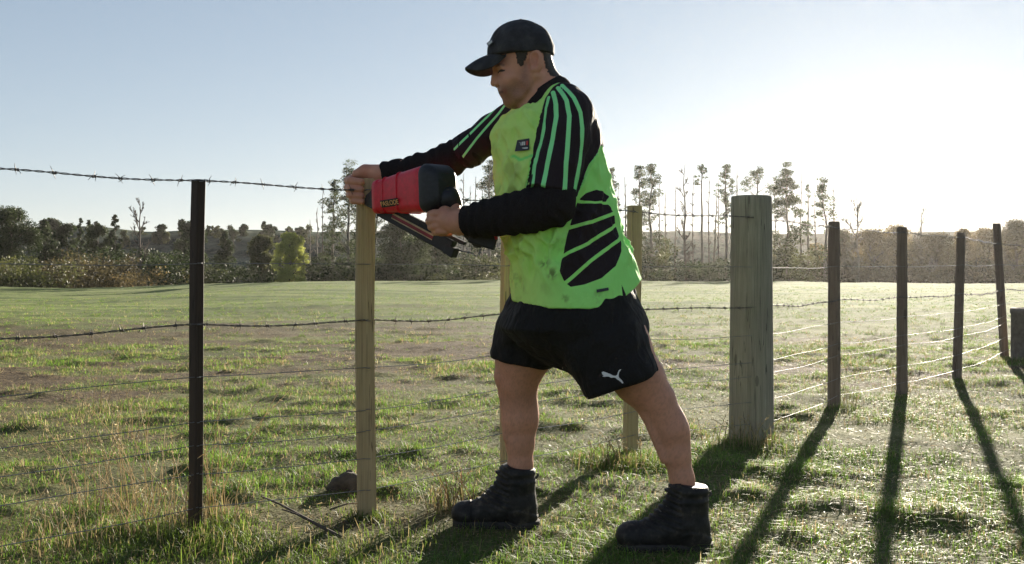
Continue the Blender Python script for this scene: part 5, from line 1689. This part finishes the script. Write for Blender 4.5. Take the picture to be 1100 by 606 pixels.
# magazine: a long channel from the nose to below the handle
m0, m1 = G(409, 224.5, 3.708), G(487, 266.5, 3.545)
md = (m1 - m0) / np.linalg.norm(m1 - m0)
mup = zup - md * (md @ zup); mup /= np.linalg.norm(mup)
mag = slab('magazine', m0, m1, zup, px(8.2), 0.015, GBLK, gun, 0.004)
mside = np.cross(md, mup)
if mside[1] > 0: mside = -mside
L = np.linalg.norm(m1 - m0)
def mpt(t, u_, o_):
    return m0 + md * (L * t) + mup * u_ + mside * o_
slab('nail_strip', mpt(0.20, 0.010, 0.0158), mpt(0.76, 0.010, 0.0158), mup, 0.0028, 0.0012, TANB, mag, 0.0004)
slab('nail_strip', mpt(0.20, -0.0060, 0.0158), mpt(0.76, -0.0060, 0.0158), mup, 0.0016, 0.0012, TANB, mag, 0.0004)
slab('side_decal', mpt(0.20, 0.0022, 0.0156), mpt(0.76, 0.0022, 0.0156), mup, 0.0055, 0.0010, DRED, mag, 0.0004)
slab('end_stop', mpt(0.93, -0.012, 0), mpt(1.05, -0.012, 0), mup, px(5.5), 0.018, GBLK, mag, 0.004)
slab('support_rail', G(418, 222, 3.66), G(500, 262, 3.50), zup, px(2.0), 0.008, GBLK, gun, 0.002)
link('belt_hook', Geo().tube(np.array([mpt(1.0, -0.004, 0.0), G(505, 271.5, 3.50), G(512.5, 275.5, 3.48), G(514.5, 272, 3.477), G(518.5, 262, 3.472)]), 0.0020, 7).mesh('belt_hook'), gun, [GMET])
# name plate with lettering on the near side of the housing
pn_c = G(436, 213.5, 3.60)
pc_ = np.array(body_c[4][0]); 
side_n = gs * 0.93 - gu * 0.36; side_n /= np.linalg.norm(side_n)
base_c = G(433.5, 208.6, 3.631) + gs * 0.0585 - gu * 0.032
xd = -ax - side_n * (-ax @ side_n); xd /= np.linalg.norm(xd)                 # reading direction, left to right
yd = np.cross(side_n, xd); 
if yd[2] < 0: yd = -yd
plate = slab('name_plate', base_c - xd * 0.048, base_c + xd * 0.044, yd, 0.0125, 0.0030, GBLK, gbody, 0.001)
def lettering(name, text, c, xd, yd, size, mat, parent, nrm, off):
    cu = bpy.data.curves.new(name, 'FONT'); cu.body = text; cu.size = size; cu.align_x = 'CENTER'; cu.align_y = 'CENTER'; cu.extrude = 0.0004
    cu.shear = 0.15
    tmp = bpy.data.objects.new(name, cu); COL.objects.link(tmp)
    dg = bpy.context.evaluated_depsgraph_get(); dg.update()
    me = bpy.data.meshes.new_from_object(tmp.evaluated_get(dg))
    bpy.data.objects.remove(tmp)
    co = np.empty(len(me.vertices) * 3); me.vertices.foreach_get('co', co); co = co.reshape(-1, 3)
    w_ = c + nrm * off + co[:, :1] * xd + co[:, 1:2] * yd + co[:, 2:] * nrm
    me.vertices.foreach_set('co', w_.astype(np.float32).ravel()); me.update()
    me.name = name
    return link(name, me, parent, [mat])
lettering('plate_lettering', 'PASLODE', base_c, xd, yd, 0.0235, ORG, plate, side_n, 0.0036)
slab('orange_mark', base_c - yd * 0.021 + xd * 0.018 + side_n * 0.0008, base_c - yd * 0.021 + xd * 0.040 + side_n * 0.0008, yd, 0.0028, 0.0012, ORG, gbody, 0.0004)
# ------------------------------------------------------------------ small things on the ground
def gzf(x, y):
    return float(ground_z(np.array([x]), np.array([y]))[0])

# stone behind the held batten
def stone(px_, py_, rx, rz, label, seed):
    Y = FPX * CAMH / (py_ - HZ)
    c = P(px_, py_, Y); c[2] = gzf(c[0], Y)
    rng = np.random.default_rng(seed)
    th, ph = np.meshgrid(np.linspace(0, 2 * math.pi, 28, endpoint=False), np.linspace(-0.5 * math.pi, 0.5 * math.pi, 15), indexing='ij')
    d = np.stack([np.cos(th) * np.cos(ph), np.sin(th) * np.cos(ph), np.sin(ph)], -1).reshape(-1, 3)
    r = 0.45 + 1.1 * fnoise(d * 1.9 + seed, seed, 3)
    v = d * r[:, None] * np.array([rx, rx * 0.8, rz]) + c + np.array([0, 0, rz * 0.15])
    n, m = th.shape
    i = np.arange(n)[:, None]; j = np.arange(m - 1)[None]; ii = (i + 1) % n
    q = np.stack([i * m + j, ii * m + j, ii * m + j + 1, i * m + j + 1], -1).reshape(-1, 4)
    o = link('stone', mesh_np('stone', v, q), None, [simple_mat('grey field stone', (0.075, 0.062, 0.05), 0.95, 0, 30, 0.45, 0.8, 0.006)])
    return tag(o, label, 'stone')
stone(374, 526, 0.080, 0.060, 'low dark stone in the grass behind the held batten', 3)

# concrete trough ring by the farthest post
Yt = 10.2; ct = P(1111, 374, Yt)
a = np.linspace(0, 2 * math.pi, 40, endpoint=False)
top_z = CAMH - (331 - HZ) / FPX * Yt; ro, ri = 0.205, 0.155
rings = [np.stack([ct[0] + r * np.cos(a), Yt + r * np.sin(a), np.full(40, z)], 1) for r, z in ((ro * 0.98, -0.1), (ro, 0.05), (ro * 0.99, top_z - 0.06), (ro * 1.03, top_z - 0.045), (ro * 1.03, top_z - 0.008), (ro * 0.99, top_z), (ri * 1.04, top_z), (ri, top_z - 0.01), (ri * 0.97, top_z - 0.25), (0.01, top_z - 0.26))]
v, q, t = loft(rings, cap=False)
tr_ = tag(link('concrete_pipe', mesh_np('concrete_pipe', v, q), None, [simple_mat('stained concrete', (0.17, 0.14, 0.115), 0.9, 0, 18, 0.35, 0.4, 0.004)]), 'upright grey concrete pipe ring half cut by the right edge', 'concrete pipe')

# dead forked branch lying in front of the fence
DEAD = simple_mat('dead grey twig', (0.085, 0.065, 0.05), 0.9, 0, 60, 0.3)
branch = empty('dead_branch', (P(330, 555, 3.75)[0], 3.75, 0)); tag(branch, 'dead forked twig lying in the grass between the first two battens', 'branch')
def twig(name, pxs, r0, r1):
    pts = []
    for x, y, h in pxs:
        Y = FPX * (CAMH - h) / (y - HZ)
        pts.append(np.array([(x - 550) / FPX * Y, Y, h + 0.012]))
    pts = np.array(pts)
    link(name, Geo().tube(pts, np.linspace(r0, r1, len(pts)), 7).mesh(name), branch, [DEAD])
twig('stem', [(281, 537, 0.05), (300, 545, 0.05), (322, 557, 0.035), (345, 570, 0.02), (366, 581, 0.0)], 0.0030, 0.0062)
twig('side_twig', [(303, 551, 0.055), (318, 556, 0.045), (330, 562, 0.033)], 0.0024, 0.0040)
twig('side_twig', [(355, 551, 0.03), (372, 545, 0.02), (384, 544, 0.02)], 0.0030, 0.0022)

# tall seeding dry grass stalks
STALK = leaf_mat('dry stalk', 0.3, 0.7, 0.2)
def stalk_clump(px_, py_, n, hpx, spread, label, seed, lean=0.0, col=(0.56, 0.46, 0.29)):
    rng = np.random.default_rng(seed)
    Y = FPX * CAMH / (py_ - HZ)
    b = P(px_, py_, Y); b[2] = gzf(b[0], Y)
    root = empty('dry_grass_clump', tuple(b)); tag(root, label, 'grass clump', 'tall dry grass clumps')
    st = Geo(); sd_ = Geo(); c0 = np.array(col)
    for k in range(n):
        h = hpx / FPX * Y * (0.45 + 0.6 * rng.random())
        o = b + np.array([rng.normal() * spread, rng.normal() * spread * 0.8, -0.01])
        dx = rng.normal() * 0.30 + lean; dy = rng.normal() * 0.25
        t = np.linspace(0, 1, 6)
        pts = o + np.stack([dx * h * t ** 1.8, dy * h * t ** 1.8, h * t * (1 - 0.12 * t * abs(dx))], 1)
        cc = c0 * (0.6 + 0.6 * rng.random())
        st.tube(pts, np.linspace(0.0017, 0.0009, 6), 4, col=cc)
        if rng.random() < 0.5:
            m = 9
            p = pts[-1] + (pts[-2] - pts[-1]) * np.linspace(0, 1.1, m)[:, None] + rng.normal(size=(m, 3)) * 0.003
            v, q = leaf_quads(p, np.full(m, 0.010), rng, 0.3, 0.4)
            sd_.add(v, None, q, cc * 1.1)
    # dry leaves round the foot
    m = n * 4
    lg_ = Geo()
    for k in range(m):
        h = (0.04 + 0.10 * rng.random())
        o = b + np.array([rng.normal() * spread * 1.2, rng.normal() * spread, -0.005])
        an = rng.random() * 6.28; d = np.array([math.cos(an), math.sin(an), 0]); s = np.array([-d[1], d[0], 0]) * 0.0016
        k1 = o + np.array([0, 0, h * 0.6]) + d * h * 0.2; k2 = o + np.array([0, 0, h * 0.85]) + d * h * 0.7
        gcol = np.array([0.34, 0.27, 0.15]) if rng.random() < 0.6 else np.array([0.15, 0.19, 0.05])
        lg_.add([o - s, o + s, k1 + s * 0.8, k1 - s * 0.8, k2], [[0, 1, 2, 3]], [[3, 2, 4]], gcol * (0.7 + 0.5 * rng.random()))
    link('stalks', st.mesh('stalks'), root, [STALK])['kind'] = 'stuff'
    link('leaves', lg_.mesh('leaves'), root, [STALK])['kind'] = 'stuff'
    if sd_.n: link('seed_heads', sd_.mesh('seed_heads', False), root, [STALK])['kind'] = 'stuff'
stalk_clump(120, 545, 30, 130, 0.10, 'pale dry grass stalks left of the dark batten', 1, -0.10)
stalk_clump(165, 572, 30, 110, 0.09, 'thick dry grass stalks close to the foot of the dark batten', 2, -0.05)
stalk_clump(60, 590, 18, 90, 0.09, 'dry grass stalks at the lower left corner', 3, 0.05)
stalk_clump(222, 560, 20, 150, 0.05, 'dry stalks rising right beside the dark batten', 4, 0.02)
stalk_clump(112, 440, 6, 110, 0.05, 'few thin tall stalks far left beyond the wires', 5, 0.0)
stalk_clump(138, 470, 6, 100, 0.05, 'few thin tall stalks between the fence wires on the left', 6, 0.0)
stalk_clump(486, 545, 26, 48, 0.05, 'low reddish dry tuft at the toe of the forward boot', 7, -0.05, (0.36, 0.24, 0.14))
stalk_clump(660, 500, 26, 40, 0.08, 'low dry tuft round the foot of the pale batten on the right', 8, -0.05, (0.34, 0.26, 0.14))
stalk_clump(800, 478, 26, 36, 0.10, 'low dry tuft round the foot of the strainer post', 9, 0.05, (0.38, 0.31, 0.17))
stalk_clump(905, 436, 14, 30, 0.05, 'low dry tuft at the foot of the round-topped post', 10, 0.05, (0.38, 0.31, 0.17))
stalk_clump(968, 418, 14, 26, 0.05, 'low dry tuft at the foot of the second dark post', 11, 0.0, (0.38, 0.31, 0.17))

# rank green tufts along the fence line, left uncut by the stock
def green_tufts(spots, label, seed):
    rng = np.random.default_rng(seed)
    bx, by, h, col = [], [], [], []
    for (px_, py_, n, sp, hh) in spots:
        Y = FPX * CAMH / (py_ - HZ); X = (px_ - 550) / FPX * Y
        n = int(n * 1.5)
        bx.append(X + rng.normal(size=n) * sp); by.append(Y + rng.normal(size=n) * sp * 0.8)
        h.append(0.8 * hh * (0.3 + 0.8 * rng.random(n)))
        g = np.array([0.07, 0.115, 0.022]) + rng.random((n, 1)) * np.array([0.09, 0.10, 0.03])
        col.append(np.where(rng.random((n, 1)) < 0.18, np.array([[0.32, 0.26, 0.14]]), g))
    bx, by, h, col = map(np.concatenate, (bx, by, h, col))
    N = len(bx)
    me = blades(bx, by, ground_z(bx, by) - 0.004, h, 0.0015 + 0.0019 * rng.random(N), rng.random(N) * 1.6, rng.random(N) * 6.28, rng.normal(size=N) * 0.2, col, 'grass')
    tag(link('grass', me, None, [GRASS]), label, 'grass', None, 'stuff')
sp_ = [(215, 578, 420, 0.10, 0.11), (250, 585, 300, 0.10, 0.09), (160, 590, 260, 0.12, 0.08), (300, 590, 300, 0.14, 0.07), (395, 556, 260, 0.07, 0.06), (450, 585, 380, 0.16, 0.08), (340, 600, 300, 0.15, 0.08),
       (690, 500, 300, 0.10, 0.10), (655, 497, 260, 0.09, 0.09), (800, 480, 300, 0.13, 0.07), (830, 485, 200, 0.13, 0.07), (900, 440, 200, 0.1, 0.07), (950, 430, 200, 0.12, 0.06), (1030, 412, 200, 0.12, 0.07), (1085, 390, 240, 0.14, 0.10), (60, 575, 300, 0.2, 0.07), (620, 560, 260, 0.14, 0.05)]
green_tufts(sp_, 'ranker green tufts growing along the foot of the fence', 77)
# ------------------------------------------------------------------ the hazy air
HAZE_D = 0.00011
hv = []
x0, x1, y0, y1, z0, z1 = -900, 900, -60, 900, -6.5, 32
for z in (z0, z1):
    for x, y in ((x0, y0), (x1, y0), (x1, y1), (x0, y1)):
        hv.append((x, y, z))
hq = [(3, 2, 1, 0), (4, 5, 6, 7), (0, 1, 5, 4), (1, 2, 6, 5), (2, 3, 7, 6), (3, 0, 4, 7)]
hme = mesh_np('haze', np.array(hv), np.array(hq), smooth=False)
hm = bpy.data.materials.new('haze air')
hm.use_nodes = True
hn = hm.node_tree.nodes
for n in list(hn):
    hn.remove(n)
h_out = hn.new('ShaderNodeOutputMaterial')
h_vol = hn.new('ShaderNodeVolumePrincipled')
h_vol.inputs['Color'].default_value = (1.0, 0.955, 0.90, 1)
h_vol.inputs['Density'].default_value = HAZE_D
h_vol.inputs['Anisotropy'].default_value = 0.70
hm.node_tree.links.new(h_vol.outputs['Volume'], h_out.inputs['Volume'])
tag(link('haze', hme, None, [hm]), 'thin bright morning haze in the air', 'haze', None, 'stuff')
